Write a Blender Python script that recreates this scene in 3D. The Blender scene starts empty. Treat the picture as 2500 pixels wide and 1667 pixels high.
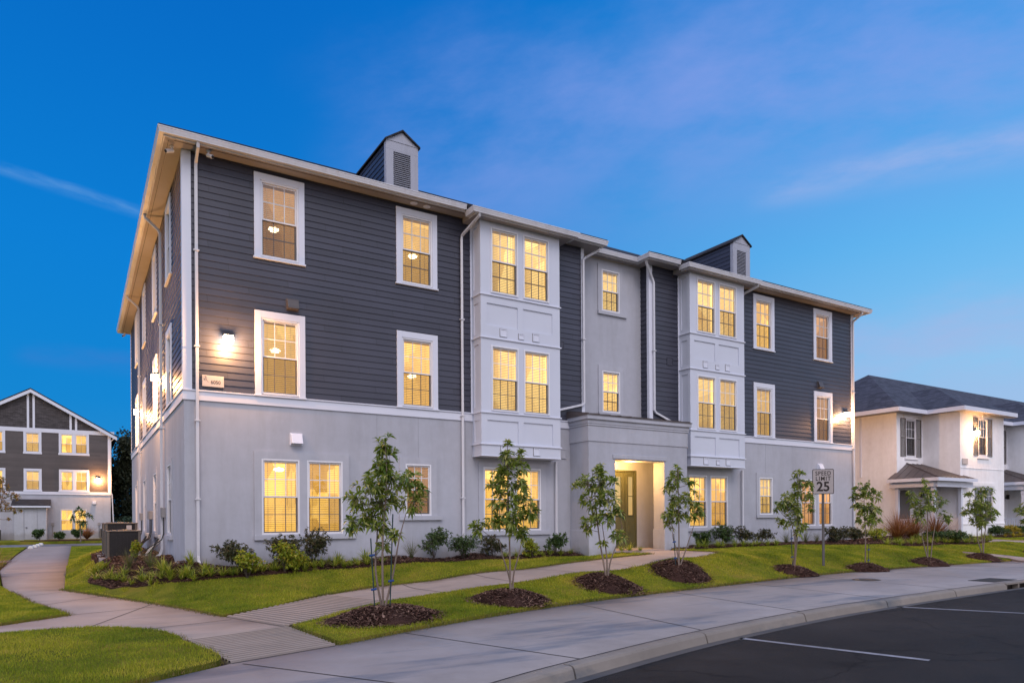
import bpy, bmesh, math, random
import numpy as np
from mathutils import Vector, Matrix
from mathutils.geometry import delaunay_2d_cdt
random.seed(7); RNG = np.random.default_rng(7)
SC = bpy.context.scene
COL = SC.collection
# ------------------------------------------------------------------ camera geometry (surveyed from the photograph)
FOC = 1712.; CX = 1250.; CY = 1266.5; ROLL = .0066
A = math.radians(58.25)
FW = (math.cos(A), math.sin(A)); RT = (math.sin(A), -math.cos(A))
CAM = (-2.0696, -17.535, 1.0115)
Q = 2500 / 2352.
def ray(x, y):
    x *= Q; y *= Q
    u = x - CX; v = CY - y; r = (u + v * ROLL) / FOC
    return (FW[0] + r * RT[0], FW[1] + r * RT[1], (v - ROLL * u) / FOC)
def at_y(x, y, py=0):
    d = ray(x, y); t = (py - CAM[1]) / d[1]; return CAM[0] + d[0] * t, CAM[2] + d[2] * t
def at_z(x, y, z=0):
    d = ray(x, y); t = (z - CAM[2]) / d[2]; return CAM[0] + d[0] * t, CAM[1] + d[1] * t
def depth_of(X, Y): return (X - CAM[0]) * FW[0] + (Y - CAM[1]) * FW[1]

# ------------------------------------------------------------------ object helpers
def link(o, parent=None):
    COL.objects.link(o)
    if parent is not None: o.parent = parent
    return o
def empty(name, loc=(0, 0, 0), parent=None, rz=0):
    o = bpy.data.objects.new(name, None); o.location = loc; o.rotation_euler = (0, 0, rz); o.empty_display_size = .2
    return link(o, parent)
def tag(o, label=None, cat=None, group=None, kind=None):
    if label: o['label'] = label
    if cat: o['category'] = cat
    if group: o['group'] = group
    if kind: o['kind'] = kind
    return o
def copy_tree(o, parent=None):
    c = o.copy(); COL.objects.link(c); c.parent = parent
    for ch in list(o.children): copy_tree(ch, c)
    return c
class MB:
    def __init__(s): s.v = []; s.f = []; s.m = []; s.cur = 0
    def quad(s, a, b, c, d): n = len(s.v); s.v += [a, b, c, d]; s.f.append((n, n+1, n+2, n+3)); s.m.append(s.cur); return s
    def poly(s, pts): n = len(s.v); s.v += list(pts); s.f.append(tuple(range(n, n+len(pts)))); s.m.append(s.cur); return s
    def hexa(s, p):
        n = len(s.v); s.v += list(p)
        for f in ((0,3,2,1),(4,5,6,7),(0,1,5,4),(1,2,6,5),(2,3,7,6),(3,0,4,7)): s.f.append(tuple(n+i for i in f)); s.m.append(s.cur)
        return s
    def box(s, x0, y0, z0, x1, y1, z1):
        return s.hexa([(x0,y0,z0),(x1,y0,z0),(x1,y1,z0),(x0,y1,z0),(x0,y0,z1),(x1,y0,z1),(x1,y1,z1),(x0,y1,z1)])
    def tube(s, pts, r, n=6, cap=True, squash=None):
        pts = [Vector(p) for p in pts]; rings = []
        rr = r if isinstance(r, (list, tuple)) else [r] * len(pts)
        up = None
        for i, p in enumerate(pts):
            d = (pts[min(i+1, len(pts)-1)] - pts[max(i-1, 0)])
            if d.length < 1e-9: d = Vector((0,0,1))
            d.normalize()
            if up is None: up = Vector((0,0,1)) if abs(d.z) < .9 else Vector((0,1,0))
            a = d.cross(up)
            if a.length < 1e-4: a = d.cross(Vector((1,0,0)))
            a.normalize(); b = a.cross(d).normalized(); up = b if abs(d.z) >= .0 else up
            ring = []
            for k in range(n):
                t = 2*math.pi*(k+.5)/n
                ring.append(len(s.v)); s.v.append(tuple(p + a*math.cos(t)*rr[i] + b*math.sin(t)*rr[i]))
            rings.append(ring)
        for i in range(len(rings)-1):
            for k in range(n):
                s.f.append((rings[i][k], rings[i][(k+1)%n], rings[i+1][(k+1)%n], rings[i+1][k])); s.m.append(s.cur)
        if cap:
            s.f.append(tuple(reversed(rings[0]))); s.m.append(s.cur); s.f.append(tuple(rings[-1])); s.m.append(s.cur)
        return s
    def lathe(s, c, prof, n=16):
        rings = []
        for r, z in prof:
            ring = []
            for k in range(n):
                t = 2*math.pi*k/n; ring.append(len(s.v)); s.v.append((c[0]+r*math.cos(t), c[1]+r*math.sin(t), c[2]+z))
            rings.append(ring)
        for i in range(len(rings)-1):
            for k in range(n): s.f.append((rings[i][k], rings[i][(k+1)%n], rings[i+1][(k+1)%n], rings[i+1][k])); s.m.append(s.cur)
        s.f.append(tuple(reversed(rings[0]))); s.m.append(s.cur); s.f.append(tuple(rings[-1])); s.m.append(s.cur)
        return s
    def mesh(s, name, mats, smooth=False):
        me = bpy.data.meshes.new(name); me.from_pydata(s.v, [], s.f)
        for m in (mats if isinstance(mats, (list, tuple)) else [mats]): me.materials.append(m)
        me.polygons.foreach_set('material_index', s.m)
        if smooth: me.polygons.foreach_set('use_smooth', [True]*len(s.f))
        me.update(); return me
    def build(s, name, mats, parent=None, smooth=False, bevel=0, loc=None, rz=0):
        o = bpy.data.objects.new(name, s.mesh(name, mats, smooth)); link(o, parent)
        if loc: o.location = loc
        if rz: o.rotation_euler = (0, 0, rz)
        if bevel:
            b = o.modifiers.new('bevel', 'BEVEL'); b.width = bevel; b.segments = 2; b.limit_method = 'ANGLE'
        return o
def build_each(mb, name, mats, parent=None, bevel=0, gap=.006):
    """one object for every separate piece of the mesh"""
    par = list(range(len(mb.f)))
    def find(i):
        while par[i] != i: par[i] = par[par[i]]; i = par[i]
        return i
    own = {}
    for i, f in enumerate(mb.f):
        for v in f:
            if v in own: par[find(i)] = find(own[v])
            else: own[v] = i
    isl = {}
    for i in range(len(mb.f)): isl.setdefault(find(i), []).append(i)
    L = []
    for fs in isl.values():
        P = [mb.v[v] for i in fs for v in mb.f[i]]
        L.append([fs, [min(p[k] for p in P)-gap/2 for k in range(3)], [max(p[k] for p in P)+gap/2 for k in range(3)]])
    grp = list(range(len(L)))
    def fg(i):
        while grp[i] != i: i = grp[i]
        return i
    for i in range(len(L)):
        for j in range(i):
            if all(L[i][1][k] <= L[j][2][k] and L[j][1][k] <= L[i][2][k] for k in range(3)): grp[fg(i)] = fg(j)
    out = {}
    for i in range(len(L)): out.setdefault(fg(i), []).extend(L[i][0])
    res = []
    for fs in out.values():
        m = MB(); mp = {}
        for i in fs:
            for v in mb.f[i]:
                if v not in mp: mp[v] = len(m.v); m.v.append(mb.v[v])
            m.f.append(tuple(mp[v] for v in mb.f[i])); m.m.append(mb.m[i])
        res.append(m.build(name, mats, parent, bevel=bevel))
    return res
def npmesh(name, V, Fc, mats, parent=None, midx=None, smooth=False):
    """numpy mesh with all-tri or all-quad faces"""
    me = bpy.data.meshes.new(name); nv = len(V); nf, k = Fc.shape
    me.vertices.add(nv); me.vertices.foreach_set('co', np.asarray(V, np.float32).ravel())
    me.loops.add(nf*k); me.loops.foreach_set('vertex_index', Fc.astype(np.int32).ravel())
    me.polygons.add(nf); me.polygons.foreach_set('loop_start', np.arange(0, nf*k, k, dtype=np.int32))
    for m in (mats if isinstance(mats, (list, tuple)) else [mats]): me.materials.append(m)
    if midx is not None: me.polygons.foreach_set('material_index', np.asarray(midx, np.int32))
    if smooth: me.polygons.foreach_set('use_smooth', np.ones(nf, bool))
    me.update(calc_edges=True); me.validate()
    o = bpy.data.objects.new(name, me); return link(o, parent)

# ------------------------------------------------------------------ materials
def srgb(r, g, b):
    f = lambda c: (c/255/12.92) if c/255 <= .04045 else ((c/255+.055)/1.055)**2.4
    return (f(r), f(g), f(b), 1)
class NT:
    def __init__(s, name):
        s.mat = bpy.data.materials.new(name); s.mat.use_nodes = True; s.t = s.mat.node_tree; s.t.nodes.clear()
        s.out = s.n('ShaderNodeOutputMaterial')
    def n(s, typ, **kw):
        x = s.t.nodes.new(typ)
        for k, v in kw.items():
            if k in ('in_',):
                for kk, vv in v.items():
                    x.inputs[kk].default_value = vv
            else: setattr(x, k, v)
        return x
    def l(s, a, b): s.t.links.new(a, b)
    def coord(s, kind='Object', scale=(1,1,1)):
        tc = s.n('ShaderNodeTexCoord'); mp = s.n('ShaderNodeMapping'); mp.inputs['Scale'].default_value = scale
        s.l(tc.outputs[kind], mp.inputs['Vector']); return mp.outputs['Vector']
    def noise(s, vec, scale, detail=4, rough=.6):
        x = s.n('ShaderNodeTexNoise'); x.inputs['Scale'].default_value = scale; x.inputs['Detail'].default_value = detail; x.inputs['Roughness'].default_value = rough
        s.l(vec, x.inputs['Vector']); return x.outputs['Fac']
    def ramp(s, fac, stops, interp='LINEAR'):
        x = s.n('ShaderNodeValToRGB'); x.color_ramp.interpolation = interp
        el = x.color_ramp.elements
        el[0].position, el[0].color = stops[0]; el[1].position, el[1].color = stops[-1]
        for p, c in stops[1:-1]:
            e = el.new(p); e.color = c
        s.l(fac, x.inputs['Fac']); return x.outputs['Color']
    def mix(s, a, b, fac, mode='MIX'):
        x = s.n('ShaderNodeMix', data_type='RGBA', blend_type=mode)
        for i, v in ((6, a), (7, b), (0, fac)):
            if isinstance(v, (int, float)): x.inputs[i].default_value = v
            elif isinstance(v, tuple): x.inputs[i].default_value = v
            else: s.l(v, x.inputs[i])
        return x.outputs[2]
    def math(s, op, a, b=None):
        x = s.n('ShaderNodeMath', operation=op)
        for i, v in enumerate((a, b)):
            if v is None: continue
            if isinstance(v, (int, float)): x.inputs[i].default_value = v
            else: s.l(v, x.inputs[i])
        return x.outputs[0]
    def bump(s, h, strength, dist=.01):
        x = s.n('ShaderNodeBump'); x.inputs['Strength'].default_value = strength; x.inputs['Distance'].default_value = dist
        s.l(h, x.inputs['Height']); return x.outputs['Normal']
    def bsdf(s, color, rough=.6, metal=0, normal=None, spec=.4, **kw):
        x = s.n('ShaderNodeBsdfPrincipled'); x.inputs['Metallic'].default_value = metal
        x.inputs['Specular IOR Level'].default_value = spec
        if isinstance(color, tuple): x.inputs['Base Color'].default_value = color
        else: s.l(color, x.inputs['Base Color'])
        if isinstance(rough, (int, float)): x.inputs['Roughness'].default_value = rough
        else: s.l(rough, x.inputs['Roughness'])
        if normal is not None: s.l(normal, x.inputs['Normal'])
        for k, v in kw.items(): x.inputs[k].default_value = v
        s.l(x.outputs[0], s.out.inputs['Surface']); return x
def c4(r, g=None, b=None): return (r, r if g is None else g, r if b is None else b, 1)
def scl(c, k): return (c[0]*k, c[1]*k, c[2]*k, 1)

def m_paint(name, col, var=.06, rough=.5, bump=.15, grain=40, dirt=.0, spec=.35):
    t = NT(name); v = t.coord('Object')
    n1 = t.noise(v, .8, 5); n2 = t.noise(v, grain, 3)
    base = t.ramp(n1, [(.3, scl(col, 1-var)), (.7, scl(col, 1+var))])
    if dirt:
        vs = t.coord('Object', (1.6, 1.6, .25)); n3 = t.noise(vs, 2.2, 6, .7)
        d = t.ramp(n3, [(.5, c4(1)), (.78, c4(1-dirt, 1-dirt*1.05, 1-dirt*1.15))]); base = t.mix(base, d, 1.0, 'MULTIPLY')
    t.bsdf(base, rough, normal=t.bump(n2, bump, .004), spec=spec); return t.mat
def m_siding(name, col):
    t = NT(name); tc = t.n('ShaderNodeTexCoord'); sp = t.n('ShaderNodeSeparateXYZ'); t.l(tc.outputs['Object'], sp.inputs[0])
    row = t.math('FLOOR', t.math('DIVIDE', t.math('SUBTRACT', sp.outputs['Z'], 4.03), .159))
    along = t.math('ADD', sp.outputs['X'], sp.outputs['Y'])
    cell = t.math('FLOOR', t.math('DIVIDE', t.math('ADD', along, t.math('MULTIPLY', row, 1.37)), 3.66))
    cb = t.n('ShaderNodeCombineXYZ'); t.l(row, cb.inputs[0]); t.l(cell, cb.inputs[1])
    wn = t.n('ShaderNodeTexWhiteNoise', noise_dimensions='2D'); t.l(cb.outputs[0], wn.inputs[0])
    v = t.coord('Object', (1, 1, 14)); g = t.noise(v, 9, 5)
    lowv = t.coord('Object'); low = t.noise(lowv, .5, 4)
    base = t.ramp(wn.outputs['Value'], [(0, scl(col, .86)), (1, scl(col, 1.12))])
    base = t.mix(base, t.ramp(low, [(.3, c4(.86)), (.7, c4(1.14))]), 1., 'MULTIPLY')
    fr = t.math('FRACT', t.math('DIVIDE', t.math('ADD', along, t.math('MULTIPLY', row, 1.37)), 3.66))
    joint = t.math('LESS_THAN', fr, .003)
    base = t.mix(base, scl(col, .35), joint)
    t.bsdf(base, .42, normal=t.bump(g, .25, .004), spec=.42); return t.mat
def m_stucco(name, col, k=1.):
    t = NT(name); v = t.coord('Object'); n1 = t.noise(v, .35, 6, .65); n2 = t.noise(v, 60, 4, .7)
    vs = t.coord('Object', (1.3, 1.3, .2)); n3 = t.noise(vs, 1.6, 6, .7)
    base = t.ramp(n1, [(.28, scl(col, .88)), (.5, col), (.72, scl(col, 1.09))])
    base = t.mix(base, t.ramp(n3, [(.45, c4(1)), (.8, c4(.84, .83, .81))]), .9, 'MULTIPLY')
    tc = t.n('ShaderNodeTexCoord'); sz = t.n('ShaderNodeSeparateXYZ'); t.l(tc.outputs['Object'], sz.inputs[0]); n5 = t.noise(t.coord('Object', (1, 1, 1)), 2.6, 5, .7)
    splash = t.math('SUBTRACT', t.math('MULTIPLY', n5, .9), t.math('MULTIPLY', t.math('ADD', sz.outputs['Z'], .1), 1.1))
    base = t.mix(base, t.ramp(splash, [(.12, c4(1)), (.42, c4(.74, .70, .65))]), .8, 'MULTIPLY')
    n6 = t.noise(v, 4.5, 4, .6); base = t.mix(base, t.ramp(n6, [(.3, c4(.965)), (.7, c4(1.03))]), 1, 'MULTIPLY')
    t.bsdf(base, .85, normal=t.bump(n2, .35*k, .006), spec=.2); return t.mat
def m_shingle(name, col):
    t = NT(name); v = t.coord('Object')
    br = t.n('ShaderNodeTexBrick', offset=.5); br.inputs['Scale'].default_value = 1; br.inputs['Brick Width'].default_value = .33; br.inputs['Row Height'].default_value = .14
    br.inputs['Mortar Size'].default_value = .006; br.inputs['Color1'].default_value = scl(col, .7); br.inputs['Color2'].default_value = scl(col, 1.3); br.inputs['Mortar'].default_value = scl(col, .35)
    tc = t.n('ShaderNodeTexCoord'); sp = t.n('ShaderNodeSeparateXYZ'); t.l(tc.outputs['Object'], sp.inputs[0])
    cb = t.n('ShaderNodeCombineXYZ'); t.l(t.math('ADD', sp.outputs[0], sp.outputs[1]), cb.inputs[0]); t.l(t.math('MULTIPLY', sp.outputs[2], 1.9), cb.inputs[1])
    t.l(cb.outputs[0], br.inputs['Vector']); n = t.noise(v, 30, 4)
    base = t.mix(br.outputs['Color'], t.ramp(n, [(.3, c4(.75)), (.7, c4(1.25))]), 1, 'MULTIPLY')
    t.bsdf(base, .9, normal=t.bump(br.outputs['Fac'], -.6, .01), spec=.2); return t.mat
def m_concrete(name, col, stain_reflection=.25):
    t = NT(name); v = t.coord('Object'); n1 = t.noise(v, .45, 7, .65); n2 = t.noise(v, 3.2, 6, .7); n3 = t.noise(v, 90, 3, .7)
    vs = t.coord('Object', (.35, 1.6, 1)); n4 = t.noise(vs, .8, 6, .6)
    base = t.ramp(n1, [(.28, scl(col, .80)), (.5, col), (.72, scl(col, 1.14))])
    base = t.mix(base, t.ramp(n2, [(.3, c4(.93, .92, .9)), (.65, c4(1.05))]), .9, 'MULTIPLY')
    base = t.mix(base, t.ramp(n4, [(.56, c4(1)), (.68, c4(1-stain_reflection*.75, 1-stain_reflection*.6, 1-stain_reflection*.4))]), 1, 'MULTIPLY')  # bluish blotches: stains, and reflections painted into the pavement colour
    n5 = t.noise(v, 14, 2, .5); base = t.mix(base, t.ramp(n5, [(.70, c4(1)), (.76, c4(.72))]), .6, 'MULTIPLY')
    t.bsdf(base, t.math('ADD', t.math('MULTIPLY', n2, .25), .62), normal=t.bump(n3, .3, .004), spec=.3); return t.mat
def m_asphalt(name, col):
    t = NT(name); v = t.coord('Object'); n1 = t.noise(v, .25, 6, .6); n2 = t.noise(v, 130, 3, .8); n3 = t.noise(v, 2., 6, .7)
    base = t.ramp(n1, [(.3, scl(col, .6)), (.7, scl(col, 1.6))])
    base = t.mix(base, t.ramp(n3, [(.35, c4(.75)), (.7, c4(1.35))]), 1, 'MULTIPLY')
    base = t.mix(base, t.ramp(n2, [(.35, c4(.6)), (.55, c4(1)), (.72, c4(2.6))]), .9, 'MULTIPLY')
    vo = t.n('ShaderNodeTexVoronoi', feature='DISTANCE_TO_EDGE'); vo.inputs['Scale'].default_value = .22; dn = t.n('ShaderNodeVectorMath', operation='ADD'); nn = t.n('ShaderNodeTexNoise'); nn.inputs['Scale'].default_value = .9; nn.inputs['Detail'].default_value = 6
    t.l(v, nn.inputs['Vector']); t.l(v, dn.inputs[0]); t.l(nn.outputs['Color'], dn.inputs[1]); t.l(dn.outputs[0], vo.inputs['Vector'])
    base = t.mix(base, t.ramp(vo.outputs['Distance'], [(.0, c4(.25)), (.006, c4(1))]), .85, 'MULTIPLY')
    n4 = t.noise(v, .9, 4, .55); base = t.mix(base, t.ramp(n4, [(.60, c4(1)), (.68, c4(.45)), (.74, c4(.4))]), .7, 'MULTIPLY')
    t.bsdf(base, t.ramp(n3, [(.3, c4(.7)), (.7, c4(.9))]), normal=t.bump(n2, .7, .01), spec=.2); return t.mat
def m_leaf(name, cols, rough=.45, trans=.25, scale=2.0, spec=.5, clump=.3):
    """leaf colour varies per leaf island and clump"""
    t = NT(name); g = t.n('ShaderNodeNewGeometry'); v = t.coord('Object'); n1 = t.noise(v, scale, 3)
    f = t.math('ADD', t.math('MULTIPLY', g.outputs['Random Per Island'], 1-clump), t.math('MULTIPLY', t.math('SUBTRACT', t.math('MULTIPLY', n1, 2.2), .6), clump))
    k = len(cols)-1
    base = t.ramp(f, [(.08+.84*i/k, cc) for i, cc in enumerate(cols)])
    p = t.n('ShaderNodeBsdfPrincipled'); t.l(base, p.inputs['Base Color']); p.inputs['Roughness'].default_value = rough; p.inputs['Specular IOR Level'].default_value = spec
    tr = t.n('ShaderNodeBsdfTranslucent'); br = t.mix(base, c4(1.3, 1.5, .6), 1, 'MULTIPLY'); t.l(br, tr.inputs['Color'])
    ms = t.n('ShaderNodeMixShader'); ms.inputs[0].default_value = trans; t.l(p.outputs[0], ms.inputs[1]); t.l(tr.outputs[0], ms.inputs[2])
    t.l(ms.outputs[0], t.out.inputs['Surface']); return t.mat
def m_emit(name, col, strength):
    t = NT(name); e = t.n('ShaderNodeEmission'); e.inputs['Color'].default_value = col; e.inputs['Strength'].default_value = strength
    t.l(e.outputs[0], t.out.inputs['Surface']); return t.mat
def m_room(name, col, strength, contrast=.5):
    """lit room seen through a window: brighter and dimmer wall areas differ from window to window"""
    t = NT(name); oi = t.n('ShaderNodeObjectInfo'); tc = t.n('ShaderNodeTexCoord')
    off = t.n('ShaderNodeVectorMath', operation='ADD'); cb = t.n('ShaderNodeCombineXYZ')
    t.l(t.math('MULTIPLY', oi.outputs['Random'], 37.), cb.inputs[0]); t.l(t.math('MULTIPLY', oi.outputs['Random'], 11.), cb.inputs[2])
    t.l(tc.outputs['Object'], off.inputs[0]); t.l(cb.outputs[0], off.inputs[1])
    mp = t.n('ShaderNodeMapping'); mp.inputs['Scale'].default_value = (1.6, 1, .8); t.l(off.outputs[0], mp.inputs['Vector'])
    vo = t.n('ShaderNodeTexVoronoi', distance='CHEBYCHEV'); vo.inputs['Scale'].default_value = 1.1; t.l(mp.outputs[0], vo.inputs['Vector'])
    sp = t.n('ShaderNodeSeparateColor'); t.l(vo.outputs['Color'], sp.inputs[0])
    n = t.noise(mp.outputs[0], 1.2, 3)
    f = t.math('ADD', t.math('MULTIPLY', sp.outputs[0], .55), t.math('MULTIPLY', n, .45))
    base = t.ramp(f, [(.15, scl((col[0], col[1]*.82, col[2]*.6), 1-contrast)), (.75, col)])
    st = t.math('MULTIPLY', t.math('ADD', .60, t.math('MULTIPLY', oi.outputs['Random'], .70)), strength)
    e = t.n('ShaderNodeEmission'); t.l(base, e.inputs['Color']); t.l(st, e.inputs['Strength']); t.l(e.outputs[0], t.out.inputs['Surface'])
    t.mat.cycles.emission_sampling = 'NONE'
    return t.mat
def m_glass(name):
    t = NT(name); tr = t.n('ShaderNodeBsdfTransparent'); tr.inputs[0].default_value = c4(.94, .95, .96)
    gl = t.n('ShaderNodeBsdfGlossy'); gl.inputs['Roughness'].default_value = .02; gl.inputs['Color'].default_value = c4(1)
    fr = t.n('ShaderNodeFresnel'); fr.inputs['IOR'].default_value = 1.75
    ms = t.n('ShaderNodeMixShader'); t.l(fr.outputs[0], ms.inputs[0]); t.l(tr.outputs[0], ms.inputs[1]); t.l(gl.outputs[0], ms.inputs[2])
    t.l(ms.outputs[0], t.out.inputs['Surface']); return t.mat
def m_screen(name):
    t = NT(name); tr = t.n('ShaderNodeBsdfTransparent'); df = t.n('ShaderNodeBsdfDiffuse'); df.inputs[0].default_value = c4(.035, .033, .035)
    ms = t.n('ShaderNodeMixShader'); ms.inputs[0].default_value = .30; t.l(tr.outputs[0], ms.inputs[1]); t.l(df.outputs[0], ms.inputs[2])
    t.l(ms.outputs[0], t.out.inputs['Surface']); return t.mat
def m_blind(name, col, tr_=.45):
    t = NT(name); d = t.n('ShaderNodeBsdfDiffuse'); d.inputs[0].default_value = col; tl = t.n('ShaderNodeBsdfTranslucent'); tl.inputs[0].default_value = col
    ms = t.n('ShaderNodeMixShader'); ms.inputs[0].default_value = tr_; t.l(d.outputs[0], ms.inputs[1]); t.l(tl.outputs[0], ms.inputs[2])
    t.l(ms.outputs[0], t.out.inputs['Surface']); return t.mat
def m_mulch(name):
    t = NT(name); v = t.coord('Object'); n1 = t.noise(v, 45, 5, .8); n2 = t.noise(v, 3, 4)
    base = t.ramp(n1, [(.3, c4(.018, .009, .007)), (.55, c4(.065, .032, .025)), (.75, c4(.15, .085, .065))])
    base = t.mix(base, t.ramp(n2, [(.3, c4(.7)), (.7, c4(1.2))]), 1, 'MULTIPLY')
    t.bsdf(base, .95, normal=t.bump(n1, 1., .04), spec=.15); return t.mat
def m_soil_grass(name):
    t = NT(name); v = t.coord('Object'); n1 = t.noise(v, 1.1, 6, .65); n2 = t.noise(v, 60, 4, .8)
    base = t.ramp(n1, [(.3, c4(.08, .11, .012)), (.5, c4(.18, .19, .02)), (.72, c4(.32, .23, .045))])
    base = t.mix(base, t.ramp(n2, [(.3, c4(.5)), (.7, c4(1.3))]), 1, 'MULTIPLY')
    t.bsdf(base, .95, normal=t.bump(n2, 1., .03), spec=.1); return t.mat

M = {}
M['stucco'] = m_stucco('grey_stucco', c4(.405, .42, .485))
M['stucco_band'] = m_stucco('grey_stucco_trim', c4(.425, .44, .505), .6)
M['wstucco'] = m_stucco('white_stucco', c4(.84, .85, .90), .6)
M['siding'] = m_siding('slate_siding', c4(.041, .044, .068))
M['siding_dark'] = m_siding('charcoal_siding', c4(.075, .064, .066))
M['shake'] = m_shingle('brown_shakes', c4(.078, .072, .078))
M['trim'] = m_paint('white_trim', c4(.64, .67, .78), .03, .5, .06)
M['panel'] = m_paint('white_panel', c4(.57, .605, .71), .03, .5, .06)
M['tower'] = m_paint('grey_tower_trim', c4(.36, .38, .46), .04, .5, .06, dirt=.15)
M['gutter'] = m_paint('white_aluminium_gutter', c4(.58, .59, .65), .04, .35, .03, dirt=.2)
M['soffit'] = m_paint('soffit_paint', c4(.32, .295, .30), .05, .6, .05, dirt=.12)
M['vinyl'] = m_paint('white_vinyl', c4(.70, .71, .77), .02, .35, .02)
M['darksash'] = m_paint('grey_screen_frame', c4(.25, .235, .24), .05, .5, .02)
M['shingle'] = m_shingle('dark_shingle', c4(.035, .035, .042))
M['shingle2'] = m_shingle('grey_shingle', c4(.060, .066, .092))
M['metalroof'] = m_paint('bronze_metal_roof', c4(.10, .085, .085), .12, .4, .03)
M['concrete'] = m_concrete('pavement_concrete', c4(.265, .245, .252), .62)
M['concrete2'] = m_concrete('path_concrete', c4(.32, .262, .24), .35)
M['kerb'] = m_concrete('kerb_concrete', c4(.225, .20, .18), .85)
M['joint'] = m_paint('joint_sealant', c4(.035, .033, .033), .2, .9, .1)
M['joint_grey'] = m_paint('stucco_joint', c4(.25, .255, .29), .1, .9, .1)
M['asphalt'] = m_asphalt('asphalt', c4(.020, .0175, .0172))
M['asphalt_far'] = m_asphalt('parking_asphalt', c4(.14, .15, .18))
M['line'] = m_paint('road_paint', c4(.24, .245, .28), .35, .7, .3, 20, dirt=.5)
M['glass'] = m_glass('window_glass')
M['screen'] = m_screen('insect_screen')
M['blind'] = m_blind('blind_slats', c4(.82, .74, .52), .42)
M['blind_w'] = m_blind('white_blind_slats', c4(.55, .55, .58), .1)
M['room'] = m_room('lit_room', c4(1., .57, .12), 2.0, .6)
M['room_b'] = m_room('brighter_lit_room', c4(1., .655, .21), 2.3, .42)
M['room_m'] = m_room('dimly_lit_room', c4(1., .47, .14), 1.1, .6)
M['room_d'] = m_paint('dim_room', c4(.05, .04, .04), .3, .9, 0)
M['globe'] = m_emit('lamp_globe', c4(1., .78, .45), 9)
M['lamp'] = m_emit('lamp_lens', c4(1., .80, .52), 90)
M['fixture'] = m_paint('bronze_fixture', c4(.03, .027, .025), .1, .4, .02)
M['door'] = m_paint('olive_door', c4(.085, .09, .05), .06, .35, .03)
M['doorglass'] = m_room('lit_lobby', c4(1., .70, .30), 1.25, .35)
M['metal'] = m_paint('galvanised_steel', c4(.28, .27, .28), .2, .45, .05)
M['ac'] = m_paint('ac_casing', c4(.13, .11, .095), .08, .45, .03)
M['ac_dark'] = m_paint('ac_coil', c4(.03, .028, .03), .2, .5, .1)
M['pipe'] = m_paint('pipe_insulation', c4(.5, .46, .44), .1, .6, .1)
M['cable'] = m_paint('black_cable', c4(.03), .1, .6, .02)
M['post_steel'] = m_paint('dark_steel', c4(.10, .095, .10), .2, .5, .05)
M['signface'] = m_paint('sign_face', c4(.36, .33, .335), .05, .5, .02)
M['black'] = m_paint('black_lettering', c4(.02, .014, .012), .1, .5, .0)
M['plaque'] = m_paint('plaque', c4(.48, .44, .43), .02, .5, .01)
M['ink'] = m_paint('plaque_lettering', c4(.03, .02, .02), .1, .5, .0)
M['bark'] = m_paint('grey_bark', c4(.20, .155, .13), .35, .9, .8, 25)
M['bark_d'] = m_paint('dark_bark', c4(.07, .055, .045), .3, .9, .8, 25)
M['stake'] = m_paint('green_stake', c4(.015, .04, .045), .2, .5, .05)
M['tie'] = m_paint('blue_tie', c4(.02, .06, .22), .1, .5, .05)
M['mulch'] = m_mulch('bark_mulch')
M['chip'] = m_leaf('mulch_chips', [c4(.022, .011, .009), c4(.07, .035, .027), c4(.14, .08, .06), c4(.28, .18, .14)], .9, 0, 3, .1)
M['turf'] = m_soil_grass('turf')
M['blade'] = m_leaf('grass_blades', [c4(.06, .105, .010), c4(.18, .235, .016), c4(.36, .355, .030), c4(.56, .40, .10)], .6, .35, .75, .25, .68)
M['leaf'] = m_leaf('magnolia_leaves', [c4(.05, .09, .014), c4(.13, .19, .025), c4(.25, .29, .05), c4(.42, .38, .17)], .32, .35, 3, .7)
M['leaf_dark'] = m_leaf('shrub_leaves', [c4(.018, .028, .010), c4(.04, .055, .018), c4(.08, .08, .03), c4(.12, .07, .035)], .4, .15, 6)
M['leaf_green'] = m_leaf('green_shrub_leaves', [c4(.02, .045, .014), c4(.04, .085, .022), c4(.075, .13, .035), c4(.13, .18, .06)], .4, .2, 6)
M['leaf_lime'] = m_leaf('lime_leaves', [c4(.12, .17, .012), c4(.22, .28, .015), c4(.34, .36, .03), c4(.42, .25, .04)], .5, .3, 6)
M['leaf_gold'] = m_leaf('gold_leaves', [c4(.14, .13, .012), c4(.30, .24, .02), c4(.42, .34, .04), c4(.40, .18, .04)], .5, .3, 6)
M['strap'] = m_leaf('liriope_blades', [c4(.07, .13, .012), c4(.17, .23, .02), c4(.30, .33, .04), c4(.42, .36, .10)], .5, .3, 10)
M['wisp'] = m_leaf('muhly_blades', [c4(.06, .08, .03), c4(.12, .13, .06), c4(.22, .20, .11)], .6, .3, 10)
M['redgrass'] = m_leaf('fountain_grass', [c4(.10, .03, .018), c4(.20, .075, .035), c4(.30, .13, .07), c4(.38, .22, .14)], .6, .3, 5)
M['leaf_far'] = m_leaf('dark_forest_leaves', [c4(.010, .013, .009), c4(.022, .028, .016), c4(.045, .05, .026), c4(.06, .07, .04)], .7, .1, .6, .2)
M['leaf_autumn'] = m_leaf('autumn_leaves', [c4(.06, .09, .01), c4(.14, .14, .02), c4(.30, .13, .03), c4(.12, .13, .02)], .5, .3, 3)
M['bush_far'] = m_leaf('pale_undergrowth', [c4(.03, .06, .03), c4(.06, .10, .06), c4(.10, .14, .09)], .7, .2, 2)
M['shutter'] = m_paint('grey_shutter', c4(.16, .15, .15), .05, .5, .05)
M['white_cap'] = m_paint('white_block', c4(.6, .58, .56), .1, .7, .1)

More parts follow.
